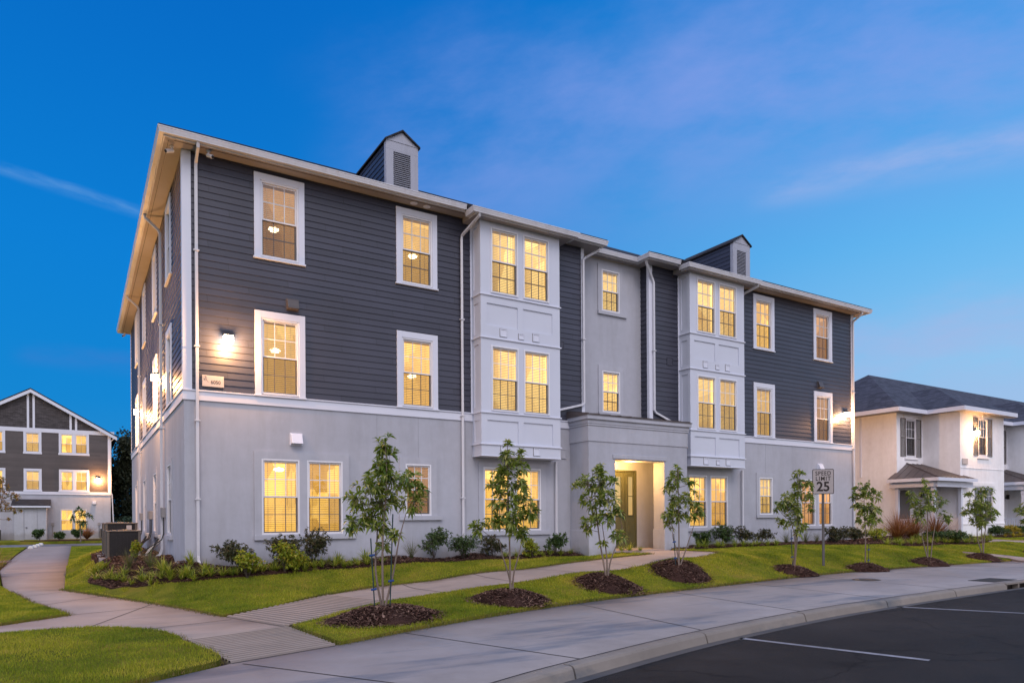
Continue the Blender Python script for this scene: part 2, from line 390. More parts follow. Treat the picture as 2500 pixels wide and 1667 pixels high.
# ------------------------------------------------------------------ terrain
CTRL = []
def ctl(*p):
    for q in p: CTRL.append(q)
def zw(X): return max(-.65, min(-.02, -.65 + .63*(X-1.0)/12.5))
for x in (0, 2.5, 5, 7.5, 10, 12.5, 15, 18, 21, 24, 26, 29): ctl((x, 0, -.02), (x, 4, -.02))
for x in (31.5, 34, 38, 42, 47): ctl((x, .6, .03), (x, 4, .03))
for y in (2, 5, 8, 11, 14, 18): ctl((0, y, -.05))
for y in (5.2, 7, 9, 11, 14, 18): ctl((-1.5, y, -.13 if y < 12 else -.3))
for px_, py_, z_ in ((245, 1290, -.30), (222, 1312, -.46), (202, 1338, -.55), (235, 1347, -.56), (300, 1349, -.555), (400, 1341, -.50), (530, 1327, -.42), (640, 1319, -.37), (750, 1308, -.30), (870, 1299, -.25), (1000, 1291, -.20), (1150, 1284, -.16), (1300, 1277, -.12), (1440, 1268, -.06)):
    x_, y_ = at_z(px_, py_, z_); ctl((x_, y_, z_))
ctl((-.35, -.35, -.06), (-.75, 2.5, -.13), (-.6, 1, -.1))
WUP = [(.28, -4.64), (1.0, -4.05), (2.4, -2.9), (3.75, -2.34), (5.15, -2.39), (7.76, -2.16), (11.0, -1.77), (13.01, -1.42)]
WLO = [(.74, -6.22), (1.79, -5.56), (3.04, -4.88), (5.13, -4.56), (8.21, -4.16), (10.66, -3.94), (13.36, -3.54)]
for x, y in WUP + WLO: ctl((x, y, zw(x)))
for x, y in ((2, -3.9), (6, -3.4), (10, -2.9), (12.5, -2.4), (14, -2.2), (12.9, -1)): ctl((x, y, zw(x)))
PED = [(-.8, -8.9), (.83, -8.36), (2.55, -7.67), (5.4, -6.74), (8.2, -6.15), (11.27, -5.71), (15, -5.2), (18.68, -4.98), (23, -5.1), (27.66, -5.3), (33, -5.1), (45, -4.8)]
for x, y in [(a[0]+(b[0]-a[0])*k/3, a[1]+(b[1]-a[1])*k/3) for a, b in zip(PED[:-1], PED[1:]) for k in range(3)]: ctl((x, y+.35, -.60) if 2 < x < 30 else (x, y-1, -.65), (x, y, -.64), (x, y-2, -.65), (x, y-4, -.65))
ctl((15, -2.2, -.08), (17, -1.7, -.06), (20, -1.9, -.08), (24, -2.2, -.1), (28, -2.2, -.12), (33, -2, -.08), (40, -2, -.1))
ctl((8, -5.2, -.42), (11.5, -4.6, -.22), (14.5, -3.9, -.2), (16.5, -3.6, -.3), (19, -3.9, -.4), (23, -4.0, -.42), (28, -4.0, -.45), (5.2, -5.4, -.5), (2.4, -6.6, -.6), (35, -3.8, -.45))
MAINP_R = [(-2.45, 40), (-2.42, 20), (-2.4, 8), (-2.36, 2.73), (-1.7, .9), (-.8, -1.59), (-.3, -3.2), (.02, -4.66)]
MAINP_L = [(-4.9, 40), (-4.7, 25), (-4.37, 12.3), (-3.7, 4.5), (-2.9, .0), (-2.17, -2.75)]
def dens_(L, n): return [(a[0]+(b[0]-a[0])*k/n, a[1]+(b[1]-a[1])*k/n) for a, b in zip(L[:-1], L[1:]) for k in range(n)]+[L[-1]]
for x, y in dens_(MAINP_R[3:], 4): ctl((x, y, -.65), (x-.6, y-.2, -.65), (x+.28, y+.1, -.63))
for x, y in dens_(MAINP_R[:4], 6): ctl((x, y, -.65), (x-1.2, y, -.65))
for x, y in dens_(MAINP_L, 2): ctl((x, y, -.65))
ctl((-1.96, -4.7, -.65), (-1.22, -5.37, -.65), (-.79, -6.9, -.65), (-.55, -8.77, -.65), (-4, -7, -.62), (-7, -8, -.62), (-7, 0, -.62), (-9, 12, -.62), (-9, 30, -.62))
for y in (25, 38): ctl((0, y, -.6), (8, y, -.5), (20, y, -.3))
CP = np.array(CTRL, float); CPd = {}
keep = []
for i, p in enumerate(CP):
    k = (round(p[0], 1), round(p[1], 1))
    if k not in CPd: CPd[k] = 1; keep.append(i)
CP = CP[keep]
def rbf(d): return np.sqrt(d*d + .16)
_D = np.sqrt(((CP[:, None, :2]-CP[None, :, :2])**2).sum(-1))
_n = len(CP); _A = np.zeros((_n+1, _n+1)); _A[:_n, :_n] = -rbf(_D); _A[:_n, :_n] += np.eye(_n)*.004; _A[:_n, _n] = 1; _A[_n, :_n] = 1
_W = np.linalg.solve(_A, np.append(CP[:, 2], 0))
def HH(P):
    P = np.atleast_2d(np.asarray(P, float)); out = np.empty(len(P))
    for i in range(0, len(P), 20000):
        q = P[i:i+20000]; d = np.sqrt(((q[:, None, :2]-CP[None, :, :2])**2).sum(-1)); out[i:i+20000] = -rbf(d) @ _W[:_n] + _W[_n]
    return np.clip(out, -.655, .08)
def H(x, y): return float(HH([(x, y)])[0])
def hit(px, py, off=0):
    """where the sight line of a photo pixel meets the ground"""
    d = ray(px, py); t = 3.
    while t < 90:
        X, Y, Z = CAM[0]+d[0]*t, CAM[1]+d[1]*t, CAM[2]+d[2]*t
        if Z < H(X, Y)+off: break
        t += .06
    return X, Y
def spline(pts, n=8, closed=False):
    P = [Vector(p) for p in pts]; out = []; N = len(P)
    rng = range(N if closed else N-1)
    for i in rng:
        p0 = P[(i-1) % N] if (closed or i > 0) else P[0]*2-P[1]; p1 = P[i]; p2 = P[(i+1) % N]
        p3 = P[(i+2) % N] if (closed or i+2 < N) else P[-1]*2-P[-2]
        for k in range(n):
            t = k/n
            out.append(tuple(.5*((2*p1)+(p2-p0)*t+(2*p0-5*p1+4*p2-p3)*t*t+(3*p1-p0-3*p2+p3)*t**3)))
    if not closed: out.append(tuple(P[-1]))
    return out
def densify(poly, step):
    out = []
    for i, a in enumerate(poly):
        b = poly[(i+1) % len(poly)]; L = math.dist(a[:2], b[:2]); n = max(1, int(L/step))
        for k in range(n): out.append((a[0]+(b[0]-a[0])*k/n, a[1]+(b[1]-a[1])*k/n))
    return out
def inside(P, poly):
    P = np.asarray(P, float); x, y = P[:, 0], P[:, 1]; r = np.zeros(len(P), bool); q = np.asarray(poly, float); j = len(q)-1
    for i in range(len(q)):
        xi, yi = q[i]; xj, yj = q[j]
        c = ((yi > y) != (yj > y)) & (x < (xj-xi)*(y-yi)/((yj-yi) if yj != yi else 1e-12)+xi)
        r ^= c; j = i
    return r
def region(name, poly, mat, off=0., step=.4, flat=None, skirt=.12, bumpy=0., parent=None):
    b = densify(poly, step); q = np.array(b)
    gx = np.arange(q[:, 0].min(), q[:, 0].max(), step); gy = np.arange(q[:, 1].min(), q[:, 1].max(), step)
    G = np.stack(np.meshgrid(gx, gy), -1).reshape(-1, 2) + RNG.uniform(-.1, .1, (len(gx)*len(gy), 2))*step
    G = G[inside(G, b)]
    if len(G):
        keepm = np.ones(len(G), bool)
        for i in range(0, len(G), 4000):
            d = ((G[i:i+4000, None]-q[None])**2).sum(-1).min(1); keepm[i:i+4000] = d > (step*.4)**2
        G = G[keepm]
    vs = [Vector(p) for p in b] + [Vector(p) for p in G]; nb = len(b)
    r = delaunay_2d_cdt(vs, [], [list(range(nb))], 1, 1e-5)
    V2 = np.array([tuple(v) for v in r[0]]); faces = [tuple(f) for f in r[2]]
    Z = (HH(V2) if flat is None else np.full(len(V2), flat)) + off
    if bumpy: Z += RNG.uniform(-bumpy, bumpy, len(Z))
    V = [(float(a[0]), float(a[1]), float(z)) for a, z in zip(V2, Z)]
    cnt = {}
    for f in faces:
        for i in range(len(f)):
            e = (f[i], f[(i+1) % len(f)]); k = (min(e), max(e)); cnt.setdefault(k, []).append(e)
    F_ = list(faces)
    for k, l in cnt.items():
        if len(l) == 1:
            a, c = l[0]; n = len(V); V += [(V[a][0], V[a][1], V[a][2]-skirt), (V[c][0], V[c][1], V[c][2]-skirt)]; F_.append((c, a, n, n+1))
    me = bpy.data.meshes.new(name); me.from_pydata(V, [], F_); me.materials.append(mat)
    me.polygons.foreach_set('use_smooth', [True]*len(F_) if False else [i < len(faces) for i in range(len(F_))]); me.update()
    o = bpy.data.objects.new(name, me); return link(o, parent)
def struct(o, label=None): o['kind'] = 'structure'; return o
#PART2
# ------------------------------------------------------------------ ground, road, pavements
def sheet(name, x0, y0, x1, y1, z, mat):
    return struct(MB().quad((x0,y0,z),(x1,y0,z),(x1,y1,z),(x0,y1,z)).build(name, mat))
sheet('ground', -500, -500, 500, 500, -.90, M['turf'])
CB = spline([(-22, -26), (-14, -20.4), (-8, -16.6), (-4, -14.1), (-1, -12.45), (1.57, -11.36), (3.2, -10.85), (5.6, -10.24), (8.57, -9.72), (11.33, -9.43), (15.87, -9.16), (22, -9.0), (35, -8.8), (70, -8.6)], 8)
PEDS = spline([(-.8, -8.9)] + PED[1:] + [(70, -4.5)], 6)
def norms(line):
    out = []
    for i in range(len(line)):
        a = Vector(line[max(i-1, 0)][:2]); b = Vector(line[min(i+1, len(line)-1)][:2]); d = (b-a).normalized(); out.append((d.y, -d.x))
    return out
NB = norms(CB)
def offl(d): return [(p[0]+n[0]*d, p[1]+n[1]*d) for p, n in zip(CB, NB)]
KERB_W = .17
mb = MB(); o1 = offl(KERB_W-.02)
mb.poly([(p[0], p[1], -.80) for p in o1] + [(70, -60, -.80), (-45, -60, -.80)])
struct(mb.build('road', M['asphalt']))
struct(region('pavement', [(-22, -22), (-8, -13.9), (-4, -11.1), (-1.47, -9.42), (-.55, -8.85)] + PEDS[1:] + list(reversed(offl(-.004))), M['concrete'], flat=-.65, step=1.2, skirt=.1))
# kerb stones, cast in 3 m lengths with open joints; the top edge is rounded
cum = [0]
for a, b in zip(CB, CB[1:]): cum.append(cum[-1]+math.dist(a, b))
def along(line, s):
    for i in range(len(cum)-1):
        if cum[i+1] >= s:
            t = (s-cum[i])/(cum[i+1]-cum[i]); a, b = line[i], line[i+1]; return (a[0]+(b[0]-a[0])*t, a[1]+(b[1]-a[1])*t)
    return line[-1]
s_ref = min(range(len(CB)), key=lambda i: math.dist(CB[i], (5.45, -10.28))); s_ref = cum[s_ref]
prof = [(0, -.86), (0, -.652), (.10, -.652), (.135, -.662), (.155, -.69), (.185, -.80), (.185, -.86)]
lines = [offl(d) for d, z in prof]
mb = MB(); s0 = s_ref-3.05*9
DR = (18.05, 19.35)   # storm drain mouth, metres from s_ref along the kerb
def s_at_x(x):
    for i in range(len(CB)-1):
        if CB[i][0] <= x <= CB[i+1][0]: return cum[i]+(x-CB[i][0])/(CB[i+1][0]-CB[i][0])*(cum[i+1]-cum[i])
dx0 = s_at_x(17.3); dx1 = s_at_x(18.75)
segs = []
while s0 < cum[-1]-4:
    a, b = s0+.016, s0+3.034; s0 += 3.05
    if a < 0: continue
    if b < dx0 or a > dx1: segs.append((a, b))
    else:
        if dx0-a > .1: segs.append((a, dx0))
        if b-dx1 > .1: segs.append((dx1, b))
for a, b in segs:
    n = max(2, int((b-a)/.5)); base = len(mb.v); jz = RNG.uniform(-.004, .004); jo = RNG.uniform(-.004, .004)
    for k in range(n+1):
        s = a+(b-a)*k/n
        for (d, z), ln in zip(prof, lines):
            p = along(ln, s); mb.v.append((p[0], p[1], z+(jz if z > -.7 else 0)))
    m = len(prof)
    for k in range(n):
        for j in range(m-1):
            i = base+k*m+j; mb.f.append((i, i+1, i+m+1, i+m)); mb.m.append(0)
    mb.f.append(tuple(base+j for j in range(m))); mb.m.append(0); mb.f.append(tuple(base+n*m+j for j in reversed(range(m)))); mb.m.append(0)
struct(mb.build('kerb', M['kerb']))
# concrete gutter lip at the foot of the kerb
gl = MB(); l0, l1 = offl(.18), offl(.34)
for i in range(len(CB)-1): gl.quad((*l0[i], -.796), (*l1[i], -.796), (*l1[i+1], -.796), (*l0[i+1], -.796))
struct(gl.build('kerb_gutter', m_concrete('stained_gutter', c4(.10, .092, .09), .6)))
# pavement joints
jm = MB()
def strip(mb, a, b, w, z):
    a, b = Vector(a[:2]), Vector(b[:2]); d = (b-a).normalized(); n = Vector((-d.y, d.x))*w/2
    mb.quad((a.x-n.x, a.y-n.y, z), (b.x-n.x, b.y-n.y, z), (b.x+n.x, b.y+n.y, z), (a.x+n.x, a.y+n.y, z))
for a, b in [((-3.3, -10.7), (-1.75, -12.72)), ((-.45, -8.95), (1.05, -11.5)), ((2.0, -7.95), (2.98, -10.88)), ((6.2, -6.62), (5.78, -10.15)), ((9.25, -6.05), (8.78, -9.66)), ((12.3, -5.62), (11.85, -9.36)), ((15.35, -5.2), (14.95, -9.18)), ((18.5, -5.1), (18.2, -9.05)), ((21.6, -5.2), (21.4, -8.95)), ((24.7, -5.3), (24.6, -8.9)), ((27.8, -5.4), (27.7, -8.85)), ((31, -5.3), (31, -8.8))]:
    strip(jm, a, b, .022, -.646)
l0, l1 = offl(-.03), offl(-.006)
for i in range(len(CB)-1): jm.quad((*l0[i], -.6455), (*l1[i], -.6455), (*l1[i+1], -.6455), (*l0[i+1], -.6455))
struct(jm.build('pavement_joints', M['joint']))
# parking bay lines on the road
pl = MB()
a = at_z(1700, 1465, -.8); b = at_z(2135, 1516, -.8); strip(pl, a, b, .115, -.796)
a = at_z(2060, 1393, -.8); b = at_z(2352, 1408, -.8); strip(pl, a, (b[0]+(b[0]-a[0])*.4, b[1]+(b[1]-a[1])*.4), .115, -.796)
struct(pl.build('road_marking', M['line']))
# entry path (main path from the parking to the street) and the walk to the front door
C1 = (.10, -4.62); C2 = (.70, -6.38)
struct(region('path', MAINP_R[:-1] + [C1, C2, (-.79, -6.86), (-1.22, -5.37), (-1.96, -4.7), (-3.06, -4.71), (-8, -5.9), (-14, -7), (-14, -5.6), (-8, -4.7), (-3.14, -3.63)] + list(reversed(MAINP_L)), M['concrete2'], flat=-.65, step=.9, skirt=.1))
WU2 = [(2.45, -2.85)] + WUP[3:-1] + [(12.6, -1.85), (12.2, -1.2), (11.95, -.95)]
walk = WU2 + [(11.95, -.1), (13.97, -.1), (14.1, -1.1), (14.2, -2.3), (14.0, -3.2), (13.4, -3.54)] + list(reversed(WLO[2:-1]))
struct(region('walkway', walk, M['concrete2'], off=.004, step=.35, skirt=.1))
def ribbed(name, c, z, n, tone):
    """cast concrete with ribs parallel to edge c0-c1; c3-c2 is the far edge"""
    mb = MB(); P = [Vector((*q, zz)) for q, zz in zip(c, z)]
    L = lambda u, v: (P[0].lerp(P[1], u)).lerp(P[3].lerp(P[2], u), v)
    up = Vector((0, 0, .022))
    for k in range(n):
        v0, v1, v2, v3 = k/n, (k+.25)/n, (k+.6)/n, (k+.85)/n; v4 = (k+1)/n
        for a, b, ua, ub in ((v0, v1, 0, 1), (v1, v2, 1, 1), (v2, v3, 1, 0), (v3, v4, 0, 0)):
            mb.cur = 0 if ua and ub else 1; mb.quad(tuple(L(0, a)+up*ua), tuple(L(1, a)+up*ua), tuple(L(1, b)+up*ub), tuple(L(0, b)+up*ub))
    mb.poly([tuple(p-Vector((0, 0, .1))) for p in P])
    for i in range(4):
        a, b = P[i], P[(i+1) % 4]; dn = Vector((0, 0, .1)); mb.quad(tuple(a), tuple(b), tuple(b-dn), tuple(a-dn))
    return struct(mb.build(name, [tone, M['groove']]))
M['groove'] = m_concrete('dirt_shade_groove', c4(.20, .165, .145), .3)  # dirt tone doubling as painted groove shade, so the ribs stand out
ribt = m_concrete('ribbed_concrete', c4(.29, .25, .225), .3)
ribbed('walkway_ramp', [C1, C2, (3.04, -4.88), (2.45, -2.85)], [-.648, -.648, zw(3.04), zw(2.45)-.0], 20, m_concrete('ribbed_path_concrete', c4(.36, .285, .25), .2))
ribbed('pavement_ramp', [(-.79, -6.87), (.70, -6.39), (.83, -8.40), (-.56, -8.86)], [-.648]*4, 16, ribt)
jm = MB()
for a, b in [((-.79, -6.86), C2), (C1, C2), ((-.56, -8.86), (.83, -8.40)), ((-1.22, -5.37), (.12, -5.0)), ((-1.96, -4.7), (-.8, -1.7)), ((-2.17, -2.75), (-.62, -2.2)), ((-2.7, -.7), (-1.55, .7)), ((-3.15, 1.5), (-2.32, 2.3)), ((-3.9, 6), (-2.38, 6)), ((-4.2, 10), (-2.4, 10)), ((-4.4, 14), (-2.4, 14)), ((-4.55, 19), (-2.4, 19)), ((-4.7, 25), (-2.4, 25))]:
    strip(jm, a, b, .02, -.646)
struct(jm.build('path_joints', M['joint']))
jm = MB()
for x in (4.3, 6.2, 8.1, 10.0, 11.9):
    t = (x-3)/10; y0 = np.interp(x, [p[0] for p in WLO], [p[1] for p in WLO]); y1 = np.interp(x, [p[0] for p in WU2[:5]], [p[1] for p in WU2[:5]])
    for k in range(6):
        ya, yb = y0+(y1-y0)*k/6, y0+(y1-y0)*(k+1)/6
        jm.quad((x, ya, H(x, ya)+.010), (x+.02, ya, H(x, ya)+.010), (x+.02, yb, H(x, yb)+.010), (x, yb, H(x, yb)+.010))
struct(jm.build('walkway_joints', M['joint']))
# far parking court, its lawn strip, ground behind and right of the buildings
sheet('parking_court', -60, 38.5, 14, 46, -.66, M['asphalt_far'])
struct(region('far_lawn', [(-60, 46), (14, 46), (30, 46), (30, 80), (-60, 80)], M['turf'], flat=-.45, step=6, skirt=.3))
# lawns
L1 = MAINP_R[:-1] + [(.06, -4.56)] + [(.9, -3.98), (2.38, -2.8)] + [(x, y+.03) for x, y in WUP[3:-1]] + [(12.55, -1.82), (12.1, -1.0), (10.95, -.9), (10.95, .3), (.15, .3), (.15, 18), (9, 18.4), (9, 38.5), (-2.45, 38.5)]
L1 = L1[1:]
L2 = [(x, y+.03) for x, y in PEDS if x > 2.6] + [(70, 6), (31.9, 1.9), (25.5, .3), (14.9, .3), (14.9, -.9), (14.15, -1.1), (14.25, -2.3), (14.05, -3.25), (13.4, -3.6)] + [(x, y-.03) for x, y in reversed(WLO[1:-1])] + [(.76, -6.42), (.89, -8.38), (2.5, -7.66)]
L3 = spline([(-8, -5.95), (-5, -5.2), (-3.06, -4.76), (-1.96, -4.8), (-1.27, -5.42), (-.9, -6.3), (-.82, -7.2), (-.62, -8.3), (-.75, -8.85), (-1.47, -9.38), (-4, -11.05), (-8, -13.85)], 4) + [(-22, -22), (-22, -9)]
L4 = [(-2.22, -2.8), (-3.14, -3.58), (-8, -4.65), (-14, -5.5), (-60, 0), (-60, 38.4), (-4.95, 38.4)] + [(x-.05, y) for x, y in MAINP_L[1:-1]]
for nm, P, st in (('lawn', L1, .42), ('lawn', L2, .5), ('lawn', L3, .4), ('lawn', L4, 1.1)):
    struct(region(nm, P, M['turf'], off=.03, step=st, skirt=.16, bumpy=.006))
# planting beds, a raised layer of bark mulch
BPX = [(240, 1293), (217, 1315), (202, 1338), (235, 1347), (300, 1349), (400, 1341), (530, 1327), (640, 1319), (750, 1308), (870, 1299), (1000, 1291), (1150, 1284), (1300, 1277), (1440, 1268)]
B1 = [(-1.72, 16), (-1.7, 8)] + [hit(*p, .04) for p in BPX] + [(12.2, -1.25), (11.9, -.95), (10.95, -.9), (10.95, .1), (.1, .1), (.1, 16)]
B1 = spline(B1[:16], 4)[:-1] + B1[16:]
B2 = [(14.2, -1.0), (14.6, -1.35), (16, -1.25), (19, -1.1), (21.5, -1.15), (23.5, -1.9), (25.5, -2.45), (28, -2.55), (30.5, -2.5), (32.2, -2.3), (33.6, -1.6), (34.2, -.2), (34.2, .1), (33.9, .9), (31.9, 1.8), (25.5, .2), (14.9, .2), (14.9, -.9)]
struct(region('mulch_bed', B1, M['mulch'], off=.065, step=.22, skirt=.07, bumpy=.018))
struct(region('mulch_bed', B2, M['mulch'], off=.065, step=.22, skirt=.07, bumpy=.018))
struct(region('mulch_bed', [(36, -.9), (39, -1.2), (47, -1.4), (60, -1.4), (60, 1.2), (38.6, 1.2), (38.6, -.2), (36, -.25)], M['mulch'], off=.065, step=.4, skirt=.07, bumpy=.018))
struct(region('mulch_bed', [(-5.8, 47.0), (-4, 46.3), (1.5, 46.3), (1.5, 50), (-3.4, 50)], M['mulch'], flat=-.40, step=.6, skirt=.07, bumpy=.02))
# walks at the white house
def pxpoly(pts, off=.05): return [hit(*p, off) for p in pts]
P2 = pxpoly([(2211, 1266.5), (2263, 1271), (2315, 1275.5), (2350, 1279.5), (2410, 1286), (2410, 1292), (2342, 1287.5), (2315, 1281.5), (2263, 1274.5), (2211, 1269)])
struct(region('house_walk', P2, M['concrete2'], off=.06, step=.5, skirt=.08))
P3 = pxpoly([(2205, 1235), (2281, 1238.5), (2352, 1240.5), (2420, 1242), (2420, 1248), (2352, 1245.5), (2273, 1243.8), (2205, 1239)])
struct(region('house_walk', P3, M['concrete2'], off=.06, step=.5, skirt=.08))
struct(region('side_walk', [(-20, 17.6), (-4.55, 17.6), (-4.5, 19.2), (-20, 19.2)], M['concrete2'], off=.05, step=1, skirt=.08))

# ------------------------------------------------------------------ trees to come: their feet and mulch mounds
TREES = [
 dict(base=(880, 1400), mound=(.98, .62), label='nearest three-stemmed magnolia sapling tied to dark green stakes, left of the others',
      blobs=[(887,1016,22),(888,1040,30),(885,1068,36),(852,1112,40),(899,1099,42),(940,1100,30),(962,1115,20),(816,1143,26),(878,1150,44),(955,1150,32),(809,1197,26),(870,1205,32),(906,1229,18),(881,1252,18),(838,1180,24)],
      stems=[(854,1150),(888,1010),(936,1180)], stakes=[(854,1235),(905,1180)]),
 dict(base=(1175, 1362), mound=(.85, .55), label='tall narrow magnolia sapling with a pointed leader, in front of the first bay',
      blobs=[(1170,1018,7),(1168,1042,16),(1167,1066,24),(1199,1040,8),(1199,1064,18),(1157,1102,34),(1199,1108,30),(1133,1114,18),(1163,1150,38),(1208,1160,28),(1136,1190,26),(1100,1210,22),(1181,1192,36),(1200,1216,24),(1220,1175,18)],
      stems=[(1148,1240),(1168,1010),(1200,1240)], stakes=[]),
 dict(base=(1397, 1328), mound=(.8, .55), label='leaning magnolia sapling whose crown overlaps the left jamb of the lit porch',
      blobs=[(1376,1078,20),(1352,1108,24),(1322,1106,13),(1385,1114,34),(1361,1147,28),(1397,1150,26),(1415,1104,13),(1361,1186,24),(1397,1186,26),(1352,1209,15),(1421,1171,14),(1421,1227,19),(1384,1246,9)],
      stems=[(1384,1200),(1362,1080),(1430,1210)], stakes=[]),
 dict(base=(1560, 1302), mound=(.8, .55), label='magnolia sapling with a gap in its crown, just right of the lit porch',
      blobs=[(1557,1080,17),(1553,1104,22),(1533,1116,14),(1586,1108,16),(1550,1148,24),(1580,1144,24),(1592,1174,24),(1556,1178,26),(1529,1177,15),(1538,1205,16),(1604,1160,12)],
      stems=[(1547,1210),(1558,1080),(1596,1200)], stakes=[(1547,1225)]),
 dict(base=(1824, 1304), mound=(.9, .5), label='spreading magnolia sapling just left of the speed limit sign',
      blobs=[(1838,1088,11),(1832,1109,18),(1857,1111,15),(1861,1136,17),(1834,1136,22),(1803,1149,22),(1785,1167,17),(1821,1167,23),(1799,1194,18),(1832,1192,22),(1848,1208,12),(1832,1222,11),(1862,1165,10)],
      stems=[(1817,1200),(1836,1090),(1832,1200)], stakes=[(1816,1215)]),
 dict(base=(1989, 1297), mound=(.9, .5), label='oval crowned magnolia sapling with one straight trunk, right of the speed limit sign',
      blobs=[(1988,1111,12),(1972,1123,16),(1963,1140,15),(1994,1136,20),(2014,1134,15),(1974,1160,19),(1999,1163,20),(2014,1167,12),(1968,1189,13),(1990,1194,20),(2010,1192,13)],
      stems=[(1987,1120)], stakes=[(1994,1250)]),
 dict(base=(2133, 1284), mound=(.9, .5), label='magnolia sapling with loose side sprays, in front of the red fountain grass',
      blobs=[(2127,1104,9),(2091,1136,12),(2127,1134,20),(2115,1165,24),(2145,1162,20),(2163,1149,11),(2121,1188,17),(2169,1184,15),(2180,1192,9),(2100,1150,13)],
      stems=[(2116,1190),(2128,1110),(2152,1180)], stakes=[]),
 dict(base=(2257, 1274), mound=(.85, .5), label='round crowned magnolia sapling in front of the white house wall',
      blobs=[(2247,1130,16),(2223,1133,10),(2265,1130,13),(2235,1155,24),(2271,1155,22),(2217,1173,12),(2253,1180,30),(2286,1182,15),(2245,1195,20)],
      stems=[(2240,1170),(2255,1140),(2272,1170)], stakes=[]),
 dict(base=(2384, 1264), mound=(.8, .5), label='magnolia sapling cut by the right edge of the picture',
      blobs=[(2372,1150,20),(2352,1160,14),(2345,1178,10),(2378,1175,26),(2362,1195,15),(2335,1168,6)],
      stems=[(2366,1165),(2384,1150)], stakes=[]),
]
for t in TREES:
    t['xy'] = hit(*t['base'], .17)
# mulch mounds (each belongs to one tree but lies on the lawn by itself)
MOUNDS = []
for i, t in enumerate(TREES):
    X, Y = t['xy']; rx, ry = t['mound']; rx *= .95 if i < 4 else .72
    ry = (.64 if i != 1 else .55) if i < 4 else .48; Y -= .03 if i != 1 else -.05
    mb = MB(); nr, na = 12, 40; h = .20
    for j in range(nr+1):
        r = j/nr
        for k in range(na):
            a = 2*math.pi*k/na; w = 1+.09*math.sin(3*a+i)+.05*math.sin(7*a+2*i)
            x = X+rx*r*w*math.cos(a); y = Y+ry*r*w*math.sin(a)*1.15
            mb.v.append((x, y, 0))
    ZZ = HH([v[:2] for v in mb.v])
    for q in range(len(mb.v)):
        r = (q//na)/nr; x, y, _ = mb.v[q]; z = ZZ[q]+.03+h*(1-r*r)-(.07 if r > .99 else 0)+RNG.uniform(-.012, .012)
        mb.v[q] = (x, y, z)
    for j in range(nr):
        for k in range(na): mb.f.append((j*na+k, j*na+(k+1) % na, (j+1)*na+(k+1) % na, (j+1)*na+k)); mb.m.append(0)
    MOUNDS.append((X, Y, rx, ry*1.15))
    o = mb.build('mulch_mound', M['mulch'], smooth=True)
    where = ['round the foot of the nearest magnolia', 'under the narrow pointed magnolia', 'under the leaning magnolia before the porch', 'under the magnolia right of the porch', 'under the magnolia left of the speed limit sign', 'under the single-trunked magnolia', 'under the magnolia before the red grass', 'under the round crowned magnolia', 'under the magnolia at the right edge'][i]
    tag(o, 'brown bark mulch mound ' + where, 'mulch mound', 'mulch mounds round the magnolia saplings')
# ------------------------------------------------------------------ grass blades and bark chips
def scatter(polys, excl, density, dmax, seed):
    rng = np.random.default_rng(seed); out = []
    for P in polys:
        q = np.array(P); x0, y0, x1, y1 = max(q[:,0].min(), -14), max(q[:,1].min(), -14), min(q[:,0].max(), 42), min(q[:,1].max(), 40)
        n = int((x1-x0)*(y1-y0)*density); pts = np.stack([rng.uniform(x0, x1, n), rng.uniform(y0, y1, n)], 1)
        dep = (pts[:,0]-CAM[0])*FW[0]+(pts[:,1]-CAM[1])*FW[1]; lat = (pts[:,0]-CAM[0])*RT[0]+(pts[:,1]-CAM[1])*RT[1]
        keepm = (dep > 5) & (dep < dmax) & (np.abs(lat) < dep*.80)
        pts = pts[keepm]; dep = dep[keepm]
        pr = np.clip((13/dep)**1.3, .0, 1); m = rng.random(len(pts)) < pr; pts = pts[m]
        m = inside(pts, P); pts = pts[m]
        for e in excl:
            if len(pts): pts = pts[~inside(pts, e)]
        for (X, Y, rx, ry) in MOUNDS:
            if len(pts): pts = pts[((pts[:,0]-X)/(rx*.97))**2+((pts[:,1]-Y)/(ry*.97))**2 > 1]
        out.append(pts)
    return np.concatenate(out)
def blades(name, pts, h0, h1, wid, lean, mat, seed, zoff=.025):
    rng = np.random.default_rng(seed); n = len(pts); z = HH(pts)+zoff
    dep = (pts[:,0]-CAM[0])*FW[0]+(pts[:,1]-CAM[1])*FW[1]
    g = np.sin(pts[:,0]*2.1+np.sin(pts[:,1]*1.7))*np.sin(pts[:,1]*2.7+1)
    h = rng.uniform(h0, h1, n)*(1+.25*g); a = rng.uniform(0, 2*np.pi, n); b = rng.uniform(0, 2*np.pi, n); le = rng.uniform(.1, lean, n)*h
    w = wid*np.clip(dep/11, .8, 2.6)*rng.uniform(.6, 1.3, n)
    ca, sa = np.cos(a)*w/2, np.sin(a)*w/2; lx, ly = np.cos(b)*le, np.sin(b)*le
    V = np.zeros((n, 5, 3))
    V[:,0] = np.stack([pts[:,0]-ca, pts[:,1]-sa, z-.01], 1); V[:,1] = np.stack([pts[:,0]+ca, pts[:,1]+sa, z-.01], 1)
    V[:,2] = np.stack([pts[:,0]-ca*.8+lx*.35, pts[:,1]-sa*.8+ly*.35, z+h*.6], 1); V[:,3] = np.stack([pts[:,0]+ca*.8+lx*.35, pts[:,1]+sa*.8+ly*.35, z+h*.6], 1)
    V[:,4] = np.stack([pts[:,0]+lx, pts[:,1]+ly, z+h*.95], 1)
    base = np.arange(n)[:, None]*5
    Fc = np.concatenate([base+np.array([[0,1,3]]), base+np.array([[0,3,2]]), base+np.array([[2,3,4]])], 1).reshape(-1, 3)
    o = npmesh(name, V.reshape(-1, 3), Fc, mat); o['kind'] = 'stuff'; return o
EXC = [B1, B2, P2, P3]
